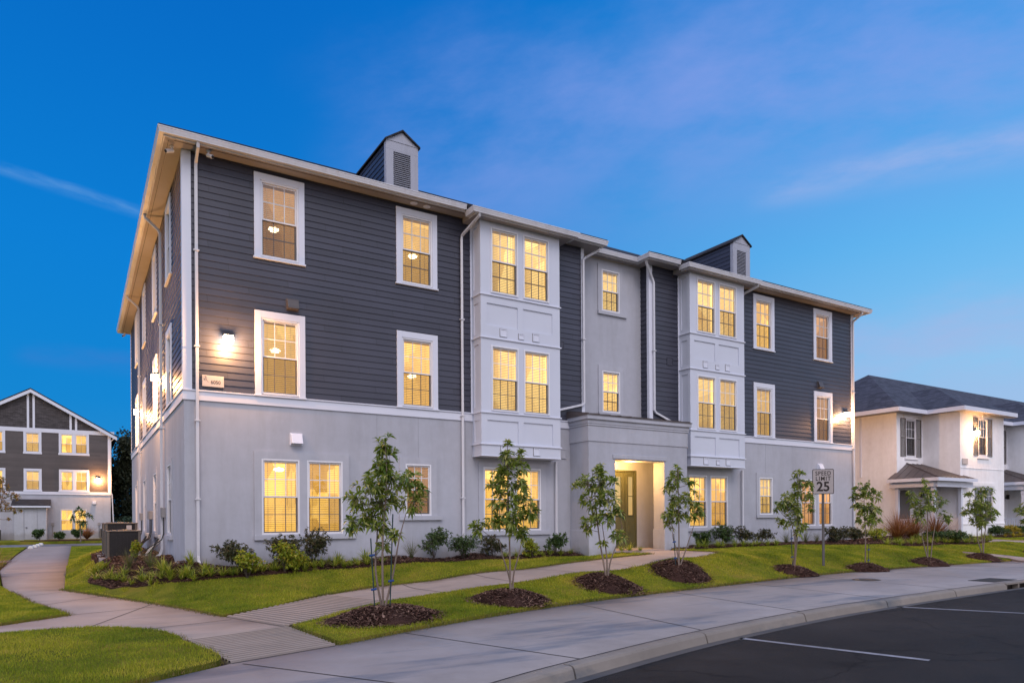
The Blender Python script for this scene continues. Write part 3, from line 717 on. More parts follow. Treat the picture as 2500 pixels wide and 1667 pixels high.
gp = scatter([L1, L2, L3, L4], EXC, 2600, 46, 3)
print('grass blades', len(gp))
tag(blades('grass', gp, .022, .05, .0065, .9, M['blade'], 5), 'short green and yellowing lawn grass')
# longer tufts along the lawn edges
ed = []
for P in (L1, L2, L3, L4):
    q = [p for p in densify(P, .025)]
    q = np.array(q)+RNG.uniform(-.035, .035, (len(q), 2)); ed.append(q)
ed = np.concatenate(ed); dep = (ed[:,0]-CAM[0])*FW[0]+(ed[:,1]-CAM[1])*FW[1]; ed = ed[(dep > 5) & (dep < 24) & (ed[:,1] < 3) & (ed[:,0] > -9) & ~inside(ed, B1) & ~inside(ed, B2)]
ed = np.concatenate([ed+RNG.uniform(-.09, .09, ed.shape) for _ in range(5)])
tag(blades('grass', ed, .025, .065, .007, 1.6, m_leaf('dry_edge_grass', [c4(.07, .09, .015), c4(.13, .14, .03), c4(.20, .15, .05), c4(.22, .12, .06)], .7, .25, 2), 8, .0), 'ragged brownish grass along the lawn edges')
tf = []
for k in range(150):
    P = (L1, L2, L3, L1)[k % 4]; q = np.array(P); c = None
    for _ in range(60):
        c = RNG.uniform([-5, -11], [16, 0])
        if inside([c], P)[0] and not inside([c], B1)[0]: break
    else: continue
    tf.append(c+RNG.normal(0, .035, (14, 2)))
tf = np.concatenate(tf); tf = tf[inside(tf, L1) | inside(tf, L2) | inside(tf, L3)]
tag(blades('grass', tf, .06, .13, .006, 1.0, M['blade'], 9), 'scattered taller tufts of lawn grass')
# bark chips
def chips(polys, density, seed, mound=False):
    rng = np.random.default_rng(seed)
    if mound:
        pts = []; z = []
        for (X, Y, rx, ry) in MOUNDS[:8]:
            dd = depth_of(X, Y); n = int(rx*ry*3.1*density*min(1, (12/dd)**1.2)); r = np.sqrt(rng.random(n))*1.06+np.abs(rng.normal(0, .07, n)); a = rng.random(n)*2*np.pi
            p = np.stack([X+rx*r*np.cos(a), Y+ry*r*np.sin(a)], 1); pts.append(p); z.append(HH(p)+.035+.20*np.clip(1-r*r, 0, 1))
        pts = np.concatenate(pts); z = np.concatenate(z)
    else:
        ms = list(MOUNDS); MOUNDS.clear(); pts = scatter(polys, [], density, 30, seed); MOUNDS.extend(ms); z = HH(pts)+.075
    n = len(pts); L = rng.uniform(.015, .05, n); w = rng.uniform(.005, .012, n); a = rng.random(n)*2*np.pi; tl = rng.uniform(-.5, .5, n)
    dx, dy, dz = np.cos(a)*L, np.sin(a)*L, np.sin(tl)*L; nx, ny = -np.sin(a)*w, np.cos(a)*w
    V = np.zeros((n, 4, 3)); up = rng.uniform(0, .02, n)
    for k, (s, t) in enumerate(((-1,-1),(1,-1),(1,1),(-1,1))):
        V[:,k] = np.stack([pts[:,0]+s*dx+t*nx, pts[:,1]+s*dy+t*ny, z+up+s*dz+t*rng.uniform(-.004, .004, n)], 1)
    Fc = np.arange(n*4).reshape(-1, 4); o = npmesh('bark_chips', V.reshape(-1, 3), Fc, M['chip']); o['kind'] = 'stuff'; return o
tag(chips([B1, B2], 900, 21), 'shredded brown bark chips on the planting beds')
tag(chips(None, 1500, 22, True), 'shredded brown bark chips on the tree mounds')
#PART3
# ------------------------------------------------------------------ facades
class Fac:
    def __init__(s, org, sd, nd): s.o = Vector(org); s.s = Vector(sd); s.n = Vector(nd); s.rz = math.atan2(nd[1], nd[0])+math.pi/2
    def p(s, a, z, o=0): return tuple(s.o+s.s*a+s.n*o+Vector((0, 0, z)))
    def box(s, mb, a0, a1, z0, z1, o0, o1):
        return mb.hexa([s.p(a0,z0,o1), s.p(a1,z0,o1), s.p(a1,z0,o0), s.p(a0,z0,o0), s.p(a0,z1,o1), s.p(a1,z1,o1), s.p(a1,z1,o0), s.p(a0,z1,o0)])
def cuts(vals, lo, hi):
    r = sorted({round(v, 4) for v in vals if lo < v < hi} | {lo, hi}); return r
def panel(mb, F, a0, a1, z0, z1, holes, o=0, reveal=.12):
    """flat wall with window openings and their reveals"""
    xs = cuts([v for h in holes for v in h[:2]], a0, a1); zs = cuts([v for h in holes for v in h[2:]], z0, z1)
    for i in range(len(xs)-1):
        for j in range(len(zs)-1):
            cx, cz = (xs[i]+xs[i+1])/2, (zs[j]+zs[j+1])/2
            if any(h[0] < cx < h[1] and h[2] < cz < h[3] for h in holes): continue
            mb.quad(F.p(xs[i],zs[j],o), F.p(xs[i+1],zs[j],o), F.p(xs[i+1],zs[j+1],o), F.p(xs[i],zs[j+1],o))
    for h in holes:
        if h[0] < a0-.01 or h[1] > a1+.01: continue
        c = [(h[0],h[2]), (h[1],h[2]), (h[1],h[3]), (h[0],h[3])]
        for k in range(4):
            (a, z), (b, w) = c[k], c[(k+1) % 4]
            mb.quad(F.p(a,z,o), F.p(b,w,o), F.p(b,w,o-reveal), F.p(a,z,o-reveal))
def lap(mb, F, a0, a1, z0, z1, holes, pitch=.159, top=None):
    """lap siding: every board tilts out towards its lower edge"""
    r = int(math.floor((z0-4.03)/pitch)); xs = cuts([v for h in holes for v in h[:2]], a0, a1)
    while True:
        b0 = 4.03+r*pitch; b1 = b0+pitch; r += 1
        if b0 >= z1: break
        zs = cuts([v for h in holes for v in h[2:]], max(b0, z0), min(b1, z1))
        off = lambda z: .002+.017*(1-(z-b0)/pitch)
        for j in range(len(zs)-1):
            for i in range(len(xs)-1):
                cx, cz = (xs[i]+xs[i+1])/2, (zs[j]+zs[j+1])/2
                if any(h[0] < cx < h[1] and h[2] < cz < h[3] for h in holes): continue
                mb.quad(F.p(xs[i],zs[j],off(zs[j])), F.p(xs[i+1],zs[j],off(zs[j])), F.p(xs[i+1],zs[j+1],off(zs[j+1])), F.p(xs[i],zs[j+1],off(zs[j+1])))
                if abs(zs[j]-b0) < 1e-6:
                    mb.quad(F.p(xs[i],zs[j],0), F.p(xs[i+1],zs[j],0), F.p(xs[i+1],zs[j],off(b0)), F.p(xs[i],zs[j],off(b0)))
# windows: local frame x along the wall, -y outwards, origin at the bottom middle of the unit
PROTO = {}
def window(parent, F, sc, z0, W=.91, Hh=1.84, casing=False, lit='room', cols=3, rows=2, blinds=True, o=0, globe=None, shutters=False, name='window', half=.5):
    key = (W, Hh, casing, lit, cols, rows, blinds, globe, shutters, half)
    loc = F.p(sc, z0, o); rz = F.rz
    if key in PROTO:
        c = copy_tree(PROTO[key], parent); c.location = loc; c.rotation_euler = (0, 0, rz); return c
    fw = .045; h = W/2
    fr = MB(); fr.box(-h,-.025,0,-h+fw,.1,Hh); fr.box(h-fw,-.025,0,h,.1,Hh); fr.box(-h+fw,-.027,0,h-fw,.1,fw); fr.box(-h+fw,-.027,Hh-fw,h-fw,.1,Hh)
    root = fr.build(name, M['vinyl'], parent, bevel=.004); root.location = loc; root.rotation_euler = (0, 0, rz)
    mid = fw+(Hh-2*fw)*half; r = .032
    def sash(nm, za, zb, y, mat, mm):
        m = MB(); a, b = -h+fw+.002, h-fw-.002
        m.box(a,y,za,a+r,y+.03,zb); m.box(b-r,y,za,b,y+.03,zb); m.box(a+r,y-.001,za,b-r,y+.031,za+r); m.box(a+r,y-.001,zb-r,b-r,y+.031,zb)
        for k in range(1, cols):
            x = a+r+(b-a-2*r)*k/cols; m.box(x-mm,y+.006,za+r,x+mm,y+.022,zb-r)
        for k in range(1, rows):
            z = za+r+(zb-za-2*r)*k/rows; m.box(a+r,y+.007,z-mm,b-r,y+.021,z+mm)
        return m.build(nm, mat, root)
    s1 = sash('upper_sash', mid-.015, Hh-fw-.002, .012, M['vinyl'], .010)
    s2 = sash('lower_sash', fw+.002, mid+.012, .046, M['darksash'], .0085)
    g = MB(); g.quad((-h+fw,.028,mid),(h-fw,.028,mid),(h-fw,.028,Hh-fw),(-h+fw,.028,Hh-fw)); g.quad((-h+fw,.062,fw),(h-fw,.062,fw),(h-fw,.062,mid),(-h+fw,.062,mid)); g.build('pane', M['glass'], root)
    g = MB(); g.quad((-h+fw,.03,fw),(h-fw,.03,fw),(h-fw,.03,mid-.016),(-h+fw,.03,mid-.016)); g.build('insect_screen', M['screen'], root)
    if blinds:
        b = MB(); p = .046; n = int((Hh-2*fw-.04)/p); yb = .125
        for k in range(n):
            z = fw+.02+k*p+RNG.uniform(-.001, .001); dz = .012 if blinds == 'open' else .036; b.quad((-h+.05,yb-.018,z),(h-.05,yb-.018,z),(h-.05,yb+.018,z+dz),(-h+.05,yb+.018,z+dz))
        b.box(-h+.05,yb-.02,Hh-fw-.05,h-.05,yb+.02,Hh-fw-.002); b.box(-h+.05,yb-.015,fw+.003,h-.05,yb+.015,fw+.02)
        for x in (-h*.62, h*.62): b.box(x-.004,yb-.018,fw+.02,x+.004,yb-.015,Hh-fw-.05)
        b.build('blind', M['blind'] if lit != 'room_d' else M['blind_w'], root)
    rm = MB(); a, b_, y0, y1, zl, zh = -h-.25, h+.25, .17, 1.0, -.1, Hh+.1
    rm.quad((a,y1,zl),(b_,y1,zl),(b_,y1,zh),(a,y1,zh)); rm.quad((a,y0,zl),(a,y1,zl),(a,y1,zh),(a,y0,zh)); rm.quad((b_,y0,zl),(b_,y1,zl),(b_,y1,zh),(b_,y0,zh))
    rm.quad((a,y0,zl),(b_,y0,zl),(b_,y1,zl),(a,y1,zl)); rm.quad((a,y0,zh),(b_,y0,zh),(b_,y1,zh),(a,y1,zh)); rm.build('room', M[lit], root)
    if globe is not None:
        gb = MB(); gx, gz = globe; gb.lathe((gx, .6, gz), [(.02,-.05),(.09,-.035),(.13,0),(.12,.03),(.03,.06)], 14); gb.build('ceiling_lamp', M['globe'], root, smooth=True)
    if casing:
        c = MB(); w = .145; c.box(-h-w,-.042,-.02,-h,.02,Hh+w*1.15); c.box(h,-.042,-.02,h+w,.02,Hh+w*1.15); c.box(-h,-.04,Hh,h,.02,Hh+w*1.15)
        c.box(-h-w-.025,-.066,-.06,h+w+.025,.02,-.02); c.build('casing', M['trim'], root, bevel=.003)
    if shutters:
        c = MB()
        for s in (-1, 1):
            x0, x1 = (h+.02, h+.47) if s > 0 else (-h-.47, -h-.02); zs = [-.02, Hh*.5, Hh+.02]
            c.box(x0,-.03,zs[0],x0+.05,.0,zs[2]); c.box(x1-.05,-.03,zs[0],x1,.0,zs[2])
            for z in zs: c.box(x0+.05,-.029,max(z-.03,zs[0]),x1-.05,0,min(z+.03,zs[2]))
            z = zs[0]+.06
            while z < zs[2]-.06:
                if abs(z-zs[1]) > .05: c.hexa([(x0+.05,-.024,z),(x1-.05,-.024,z),(x1-.05,-.004,z+.02),(x0+.05,-.004,z+.02),(x0+.05,-.018,z+.006),(x1-.05,-.018,z+.006),(x1-.05,0,z+.026),(x0+.05,0,z+.026)])
                z += .045
        build_each(c, 'shutter', M['shutter'], root)
    PROTO[key] = root; return root

LX = 25.72; DY = 18.2
FF = Fac((0,0,0), (1,0,0), (0,-1,0)); FL = Fac((0,0,0), (0,1,0), (-1,0,0)); FR = Fac((LX,0,0), (0,1,0), (1,0,0)); FB = Fac((0,DY,0), (1,0,0), (0,1,0))
REC = .4; RX0, RX1 = 11.49, 14.23
FC = Fac((0,REC,0), (1,0,0), (0,-1,0))
B = tag(empty('apartment_building'), 'long three storey apartment block, grey stucco below dark slate siding, white bays', 'apartment building')
wf = dict(Wd=.91)
def hole(c, z, W=.91, Hh=1.84): return (c-W/2, c+W/2, z, z+Hh)
# --- opening lists
front_up = [(2.155, 4.06), (5.79, 4.06), (2.155, 7.37), (5.79, 7.37), (20.02, 4.06), (23.63, 4.06), (20.02, 7.37), (23.63, 7.37)]
bayw = [(8.24, 0), (9.33, 0), (16.42, 0), (17.50, 0)]
gf = [(2.145, .67), (3.235, .67), (22.64, .67), (23.74, .67)]
gfb = [(8.27, .67), (9.35, .67), (16.47, .67), (17.54, .67)]
gfs = [(5.795, 1.12), (20.095, 1.12)]
cs = [(12.9, 7.80), (12.9, 4.49)]
side_gf = [3.0, 7.05, 11.1, 15.15]; side_up = [2.8, 6.72, 10.75, 14.6]
# stucco ground floor
mb = MB()
Hs = [hole(c, z) for c, z in gf+gfb] + [hole(c, z, .76, 1.4) for c, z in gfs]
panel(mb, FF, 0, RX0, -.3, 4.0, Hs); panel(mb, FF, RX1, LX, -.3, 4.0, Hs)
panel(mb, FL, 0, DY, -.7, 4.0, [hole(c, .67) for c in side_gf])
panel(mb, FR, 0, DY, -.7, 4.0, []); panel(mb, FB, 0, LX, -.7, 4.0, [])
mb.build('ground_floor_wall', M['stucco'], B)
mb = MB(); panel(mb, FC, RX0, RX1, 3.9, 9.49, [hole(c, z, .76, 1.36) for c, z in cs]); mb.build('entrance_wall', M['stucco'], B)
# siding
mb = MB(); Hu = [hole(c, z) for c, z in front_up]
BX = [(7.48, 10.18), (15.60, 18.32)]
for a, b in ((0, BX[0][0]+.1), (BX[0][1]-.1, RX0), (RX1, BX[1][0]+.1), (BX[1][1]-.1, LX)): lap(mb, FF, a, b, 4.03, 9.49, Hu)
lap(mb, FL, 0, DY, 4.03, 9.49, [hole(c, z) for c in side_up for z in (4.06, 7.37)])
lap(mb, FR, 0, DY, 4.03, 9.49, []); lap(mb, FB, 0, LX, 4.03, 9.49, [])
FJ = Fac((RX1, 0, 0), (0, 1, 0), (-1, 0, 0)); lap(mb, FJ, 0, REC, 4.03, 9.49, []); FJ2 = Fac((RX0, 0, 0), (0, 1, 0), (1, 0, 0)); lap(mb, FJ2, 0, REC, 4.03, 9.49, [])
mb.build('siding', M['siding'], B)
# belt course, corner boards
mb = MB()
for a, b in ((-.03, BX[0][0]), (BX[0][1], 10.93), (14.93, BX[1][0]), (BX[1][1], LX+.03)):
    FF.box(mb, a, b, 3.79, 4.0, 0, .03); FF.box(mb, a-(.02 if a < 0 else 0), b+(.02 if b > LX else 0), 4.0, 4.03, 0, .055)
for F in (FL, FR): F.box(mb, .0, DY, 3.79, 4.0, 0, .03); F.box(mb, -.05, DY, 4.0, 4.03, 0, .052)
build_each(mb, 'belt_course', M['trim'], B, bevel=.003)
mb = MB()
for F, s in ((FF, (0, .17)), (FF, (LX-.17, LX)), (FL, (.0, .15)), (FR, (0, .15)), (FL, (DY-.15, DY))): F.box(mb, s[0]-(.024 if s[0] == 0 and F is FF else 0), s[1]+(.024 if s[1] == LX else 0), 4.032, 9.49, 0, .026)
for a, b in ((RX0-.12, RX0), (RX1, RX1+.13)): FF.box(mb, a, b, 4.032, 9.49, 0, .026)
FJ.box(mb, -.026, .09, 4.1, 9.49, 0, .026)
for a, b in BX:   # narrow trim where siding meets the bays
    for x in ((a-.05, a-.001), (b+.001, b+.05)): FF.box(mb, x[0], x[1], 4.032, 9.4, 0, .024)
build_each(mb, 'corner_board', M['trim'], B, bevel=.003)
mb = MB()
for x, za, zb_ in ((4.62, .05, 3.78), (20.10, 2.70, 3.78), (20.10, .05, .99), (5.80, 2.70, 3.78), (7.25, .05, 3.78)): FF.box(mb, x, x+.008, za, zb_, .0, .002)
for y in (5.1, 9.1, 13.1): FL.box(mb, y, y+.008, .05, 3.78, 0, .002)
build_each(mb, 'control_joint', M['joint_grey'], B)
# stucco surrounds with sills
def surround(F, a0, a1, z0, z1, holes, o=0, sill=True):
    mb = MB(); panel(mb, F, a0, a1, z0+.11, z1, holes, o=o+.028, reveal=.028)
    for q in ((a0, z0+.11, a1, z0+.11), (a1, z0+.11, a1, z1), (a1, z1, a0, z1), (a0, z1, a0, z0+.11)):
        mb.quad(F.p(q[0],q[1],o), F.p(q[2],q[3],o), F.p(q[2],q[3],o+.028), F.p(q[0],q[1],o+.028))
    F.box(mb, a0-.01, a1+.16 if F is not FL else a1+.01, z0, z0+.11, o, o+.065)
    return mb.build('window_surround', M['stucco_band'], B, bevel=0)
surround(FF, 1.52, 3.86, .545, 2.69, [hole(c, z) for c, z in gf[:2]])
surround(FF, 22.0, 24.33, .545, 2.69, [hole(c, z) for c, z in gf[2:]])
surround(FF, 7.66, 9.97, .545, 2.66, [hole(c, z) for c, z in gfb[:2]])
surround(FF, 15.85, 18.16, .545, 2.66, [hole(c, z) for c, z in gfb[2:]])
for c, z in gfs: surround(FF, c-.55, c+.55-.01, 1.0, 2.69, [hole(c, z, .76, 1.4)])
for c, z in cs: surround(FC, c-.54, c+.5, z-.12, z+1.53, [hole(c, z, .76, 1.36)])
for c in side_gf: surround(FL, c-.62, c+.62, .53, 2.66, [hole(c, .67)])
# bays
for bi, (a, b) in enumerate(BX):
    D = .52; bay = MB(); FBY = Fac((0,-D,0), (1,0,0), (0,-1,0)); FSL = Fac((a,0,0), (0,-1,0), (-1,0,0)); FSR = Fac((b,0,0), (0,-1,0), (1,0,0))
    w = [bayw[2*bi][0], bayw[2*bi+1][0]]
    w = [a+.78, a+1.86]
    hs = [hole(c, z) for c in w for z in (4.05, 7.36)]
    # recessed field panels
    pn = [(a+.20, a+1.22, 6.44, 7.06), (a+1.40, a+2.43, 6.44, 7.06), (a+.20, a+1.22, 3.16, 3.79), (a+1.40, a+2.43, 3.16, 3.79)]
    panel(bay, FBY, a, b, 2.79, 9.36, hs+pn, reveal=.03)
    for h in hs:
        c = [(h[0],h[2]), (h[1],h[2]), (h[1],h[3]), (h[0],h[3])]
        for k in range(4):
            (p, z), (q, w_) = c[k], c[(k+1) % 4]; bay.quad(FBY.p(p,z,-.03), FBY.p(q,w_,-.03), FBY.p(q,w_,-.12), FBY.p(p,z,-.12))
    for h in pn: bay.quad(FBY.p(h[0],h[2],-.03), FBY.p(h[1],h[2],-.03), FBY.p(h[1],h[3],-.03), FBY.p(h[0],h[3],-.03))
    for FS in (FSL, FSR):
        sp = [(.12, .40, 3.2, 3.79), (.12, .40, 4.15, 5.9), (.12, .40, 6.2, 7.06), (.12, .40, 7.45, 9.2)]
        panel(bay, FS, 0, D, 2.79, 9.36, sp, reveal=.025)
        for h in sp: bay.quad(FS.p(h[0],h[2],-.025), FS.p(h[1],h[2],-.025), FS.p(h[1],h[3],-.025), FS.p(h[0],h[3],-.025))
    bay.quad((a,0,2.79),(b,0,2.79),(b,-D,2.79),(a,-D,2.79))
    bo = bay.build('bay', M['panel'], B)
    t = MB()
    for z, e in ((7.27, .035), (6.07, .035), (3.98, .035), (3.095, .035)):
        t.box(a-e, -D-e, z, b+e, .0 if False else -.001, z+.035)
    t.box(a-.014, -D-.014, 2.775, b+.014, -.001, 2.80)
    build_each(t, 'ledge', M['trim'], bo, bevel=.004)
    t = MB()
    for zz in (6.17, 2.85):
        for x0, w_, h_ in ((a+.62, .22, .22), (a+1.24, .17, .15), (a+1.73, .22, .22)):
            z1 = zz+ (.22 if w_ > .2 else .15)
            for q in ((x0, zz, x0+w_, zz+.02), (x0, z1-.02, x0+w_, z1), (x0, zz+.02, x0+.02, z1-.02), (x0+w_-.02, zz+.02, x0+w_, z1-.02)): FBY.box(t, q[0], q[2], q[1], q[3], 0, .022)
            FBY.box(t, x0+.02, x0+w_-.02, zz+.02, z1-.02, 0, .008)
    tv = build_each(t, 'vent_cover', M['trim'], bo)
    t = MB()
    for zz in (6.17, 2.85):
        for x0, w_, h_ in ((a+.62, .22, .22), (a+1.24, .17, .15), (a+1.73, .22, .22)): FBY.box(t, x0-.012, x0+w_+.012, zz-.012, zz+h_+.012, .0, .006)
    build_each(t, 'vent_gap_shade', M['shutter'], bo)  # dark plates added behind the covers to draw their shaded edge gaps
    for j, c in enumerate(w):
        window(B, FBY, c, 4.05, lit='room_b'); window(B, FBY, c, 7.36, lit='room_b')
for i, (c, z) in enumerate(front_up):
    lamps = {0: (.02, 1.22), 1: (.1, .95), 2: (.0, .95), 3: (.15, 1.0)}
    window(B, FF, c, z, casing=True, lit='room_m' if i in (2, 5, 7) else 'room', globe=lamps.get(i))
window(B, FF, gf[0][0], gf[0][1], globe=(.1, 1.62), blinds='open')
for c, z in gf[1:2]+gfb: window(B, FF, c, z, blinds='open')
for c, z in gf[2:]: window(B, FF, c, z, blinds='open', lit='room_m')
for i, (c, z) in enumerate(gfs): window(B, FF, c, z, W=.76, Hh=1.4, cols=3, lit='room_m' if i == 0 else 'room_b')
for c, z in cs: window(B, FC, c, z, W=.76, Hh=1.36, cols=3, lit='room_b')
for c in side_gf: window(B, FL, c, .67, lit='room_d', blinds=False)
for c in side_up:
    for z in (4.06, 7.37): window(B, FL, c, z, casing=True, lit='room_d', blinds=False)

# eaves: gutters, fascia, soffit, roof
def sweep(mb, line, prof, z0):
    """profile (inset, dz) swept along an axis aligned plan line; outside is to the right of travel"""
    n = len(line); rows = []
    for i in range(n):
        p = Vector(line[i]); dirs = []
        if i > 0: dirs.append((p-Vector(line[i-1])).normalized())
        if i < n-1: dirs.append((Vector(line[i+1])-p).normalized())
        ins = Vector((0, 0))
        if len(dirs) == 1: ins = Vector((-dirs[0].y, dirs[0].x))
        else:
            a, b = Vector((-dirs[0].y, dirs[0].x)), Vector((-dirs[1].y, dirs[1].x)); ins = (a+b)/(1+a.dot(b))
        row = []
        for d, z in prof: row.append(len(mb.v)); mb.v.append((p.x+ins.x*d, p.y+ins.y*d, z0+z))
        rows.append(row)
    m = len(prof)
    for i in range(n-1):
        for j in range(m): mb.f.append((rows[i][j], rows[i+1][j], rows[i+1][(j+1) % m], rows[i][(j+1) % m])); mb.m.append(mb.cur)
    mb.f.append(tuple(reversed(rows[0]))); mb.m.append(mb.cur); mb.f.append(tuple(rows[-1])); mb.m.append(mb.cur)
GP = [(0,0), (0,-.025), (.012,-.03), (.012,-.055), (.03,-.115), (.03,-.132), (.13,-.132), (.13,-.01), (.115,-.01), (.115,-.11), (.04,-.11), (.02,-.02), (.02,0)]
FP = [(.132,0), (.132,-.165), (.155,-.165), (.155,0)]
E_ = .55
P1 = [(10.68,-E_), (12.06,-E_), (12.06,0), (13.74,0), (13.74,-E_), (15.20,-E_)]
P2_ = [(18.86,-E_), (LX+E_,-E_), (LX+E_,DY+E_), (-E_,DY+E_), (-E_,-E_), (7.06,-E_)]
PB = [[(7.06,-.40), (7.06,-.9), (10.68,-.9), (10.68,-.40)], [(15.20,-.40), (15.20,-.9), (18.86,-.9), (18.86,-.40)]]
g = MB(); f = MB()
for L in (P1, P2_): sweep(g, L, GP, 9.65); sweep(f, L, FP, 9.65)
for L in PB: sweep(g, L, GP, 9.50); sweep(f, L, FP, 9.50)
build_each(g, 'gutter', M['gutter'], B, gap=.002); build_each(f, 'fascia', M['gutter'], B, gap=.002)
outl = [(-E_+.14,-E_+.14), (12.06-.14,-E_+.14), (12.06-.14,.14), (13.74+.14,.14), (13.74+.14,-E_+.14), (LX+E_-.14,-E_+.14), (LX+E_-.14,DY+E_-.14), (-E_+.14,DY+E_-.14)]
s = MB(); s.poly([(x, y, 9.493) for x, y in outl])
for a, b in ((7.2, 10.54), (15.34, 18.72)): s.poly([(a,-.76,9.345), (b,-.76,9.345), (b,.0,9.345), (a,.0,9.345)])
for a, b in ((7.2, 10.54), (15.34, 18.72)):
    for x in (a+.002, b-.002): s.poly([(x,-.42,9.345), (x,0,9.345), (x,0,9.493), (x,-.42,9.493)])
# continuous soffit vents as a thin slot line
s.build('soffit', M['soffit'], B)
sv = MB()
FF.box(sv, -.2, 7.1, 9.486, 9.491, .30, .315); FF.box(sv, 18.8, LX+.2, 9.486, 9.491, .30, .315); FL.box(sv, -.25, DY+.2, 9.486, 9.491, .30, .315); build_each(sv, 'soffit_slot', M['fixture'], B)
for x, y in ((5.63, -.2), (6.02, -.18)):
    MB().lathe((x, y, 9.493), [(.10,-.004),(.10,-.016),(.075,-.02),(.02,-.02)], 20).build('soffit_vent', M['trim'], B)
# roof: hipped blocks either side of the recess, modelled as one shingled surface
sl = .513; zb = 9.655; rx0, rx1, ry0, ry1 = -E_+.03, LX+E_-.03, -E_+.03, DY+E_-.03
xs = np.unique(np.concatenate([np.arange(rx0, rx1, .16), [rx1, 12.03, 13.77]])); ys = np.unique(np.concatenate([np.arange(ry0, ry1, .16), [ry1, .03]]))
XX, YY = np.meshgrid(xs, ys, indexing='ij'); side = np.minimum(XX-rx0, rx1-XX); back = ry1-YY
Lb = np.minimum.reduce([YY-ry0, XX-rx0, 12.03-XX, back]); Rb = np.minimum.reduce([YY-ry0, rx1-XX, XX-13.77, back]); Cb = np.minimum.reduce([YY-.03, side, back])
ZZr = zb+sl*np.maximum.reduce([Lb, Rb, Cb]); ok = np.maximum.reduce([Lb, Rb, Cb]) >= -1e-6
vid = np.arange(XX.size).reshape(XX.shape); Fq = np.stack([vid[:-1,:-1], vid[1:,:-1], vid[1:,1:], vid[:-1,1:]], -1); okq = ok[:-1,:-1]&ok[1:,:-1]&ok[1:,1:]&ok[:-1,1:]
ro = npmesh('roof', np.stack([XX, YY, ZZr], -1).reshape(-1, 3), Fq[okq], M['shingle'], B)
rf = MB()
for L in PB:
    a, b = L[0][0]+.03, L[2][0]-.03
    rf.quad((a,-.88,9.505), (b,-.88,9.505), (b,-.5,9.69), (a,-.5,9.69)); rf.poly([(a,-.88,9.505), (a,-.5,9.69), (a,-.5,9.5)]); rf.poly([(b,-.88,9.505), (b,-.5,9.5), (b,-.5,9.69)])
rf.build('bay_roof', M['shingle'], ro)
rc = MB(); t_ = (12.03-rx0)/2
for p_, q_ in (((rx0,ry0), (rx0+t_,ry0+t_)), ((12.03,ry0), (12.03-t_,ry0+t_)), ((rx1,ry0), (rx1-t_,ry0+t_)), ((13.77,ry0), (13.77+t_,ry0+t_))): rc.tube([(*p_, zb+.0), (*q_, zb+sl*t_)], .035, 6)
rc.build('ridge_cap', M['shingle'], ro)
# dormer-like vent towers
for xc in (5.805, 19.99):
    h = .465; ze, za, zb_ = 11.66, 11.97, 10.25; yf = 1.0; yb = 3.75
    FD = Fac((xc,yf,0), (1,0,0), (0,-1,0)); F1 = Fac((xc-h,yf,0), (0,1,0), (-1,0,0)); F2 = Fac((xc+h,yf,0), (0,1,0), (1,0,0))
    d = MB(); lap(d, F1, 0, yb-yf, zb_, ze, []); lap(d, F2, 0, yb-yf, zb_, ze, [])
    do = d.build('roof_tower', M['siding'], B)
    d = MB(); FD.box(d, -h-.02, -.27, zb_, 11.42, -.05, .03); FD.box(d, .25, h+.02, zb_, 11.42, -.05, .03); FD.box(d, -h-.02, h+.02, 11.42, ze, -.05, .032); FD.box(d, -.27, .25, 11.38, 11.42, -.05, .03)
    d.poly([FD.p(-h-.02,ze,.03), FD.p(h+.02,ze,.03), FD.p(0,za,.03)]); d.poly([FD.p(-h,ze,-2.7), FD.p(h,ze,-2.7), FD.p(0,za,-2.7)])
    FD.box(d, -h-.03, h+.03, 11.655, 11.675, .0, .045)
    F1.box(d, 0, .10, zb_, ze, 0, .03)
    build_each(d, 'tower_trim', M['tower'], do)
    d = MB(); z = zb_
    while z < 11.37: d.hexa([FD.p(-.27,z,.022), FD.p(.25,z,.022), FD.p(.25,z+.05,-.03), FD.p(-.27,z+.05,-.03), FD.p(-.27,z+.012,.028), FD.p(.25,z+.012,.028), FD.p(.25,z+.062,-.03), FD.p(-.27,z+.062,-.03)]); z += .056
    d.build('louver', M['tower'], do)
    d = MB(); e = .07; zz = lambda x: za+.03-(za-ze)/h*abs(x)
    for s_ in (-1, 1):
        q = s_*(h+e); zq = za-(za-ze)/h*(h+e)
        d.hexa([FD.p(0,za+.01,.09), FD.p(q,zq+.01,.09), FD.p(q,zq+.01,-2.9), FD.p(0,za+.01,-2.9), FD.p(0,za+.06,.09), FD.p(q,zq+.06,.09), FD.p(q,zq+.06,-2.9), FD.p(0,za+.06,-2.9)])
    d.build('tower_roof', M['shingle'], do)
# portico
PX0, PX1, PY = 10.91, 15.0, -.93; FP_ = Fac((0,PY,0), (1,0,0), (0,-1,0)); OP = (11.93, 13.98, -.3, 2.81)
mb = MB(); panel(mb, FP_, PX0, PX1, -.3, 4.1, [OP], reveal=.5)
FPL = Fac((PX0,0,0), (0,-1,0), (-1,0,0)); FPR = Fac((PX1,0,0), (0,-1,0), (1,0,0))
panel(mb, FPL, -REC, -PY, -.3, 4.1, []); panel(mb, FPR, -REC, -PY, -.3, 4.1, [])
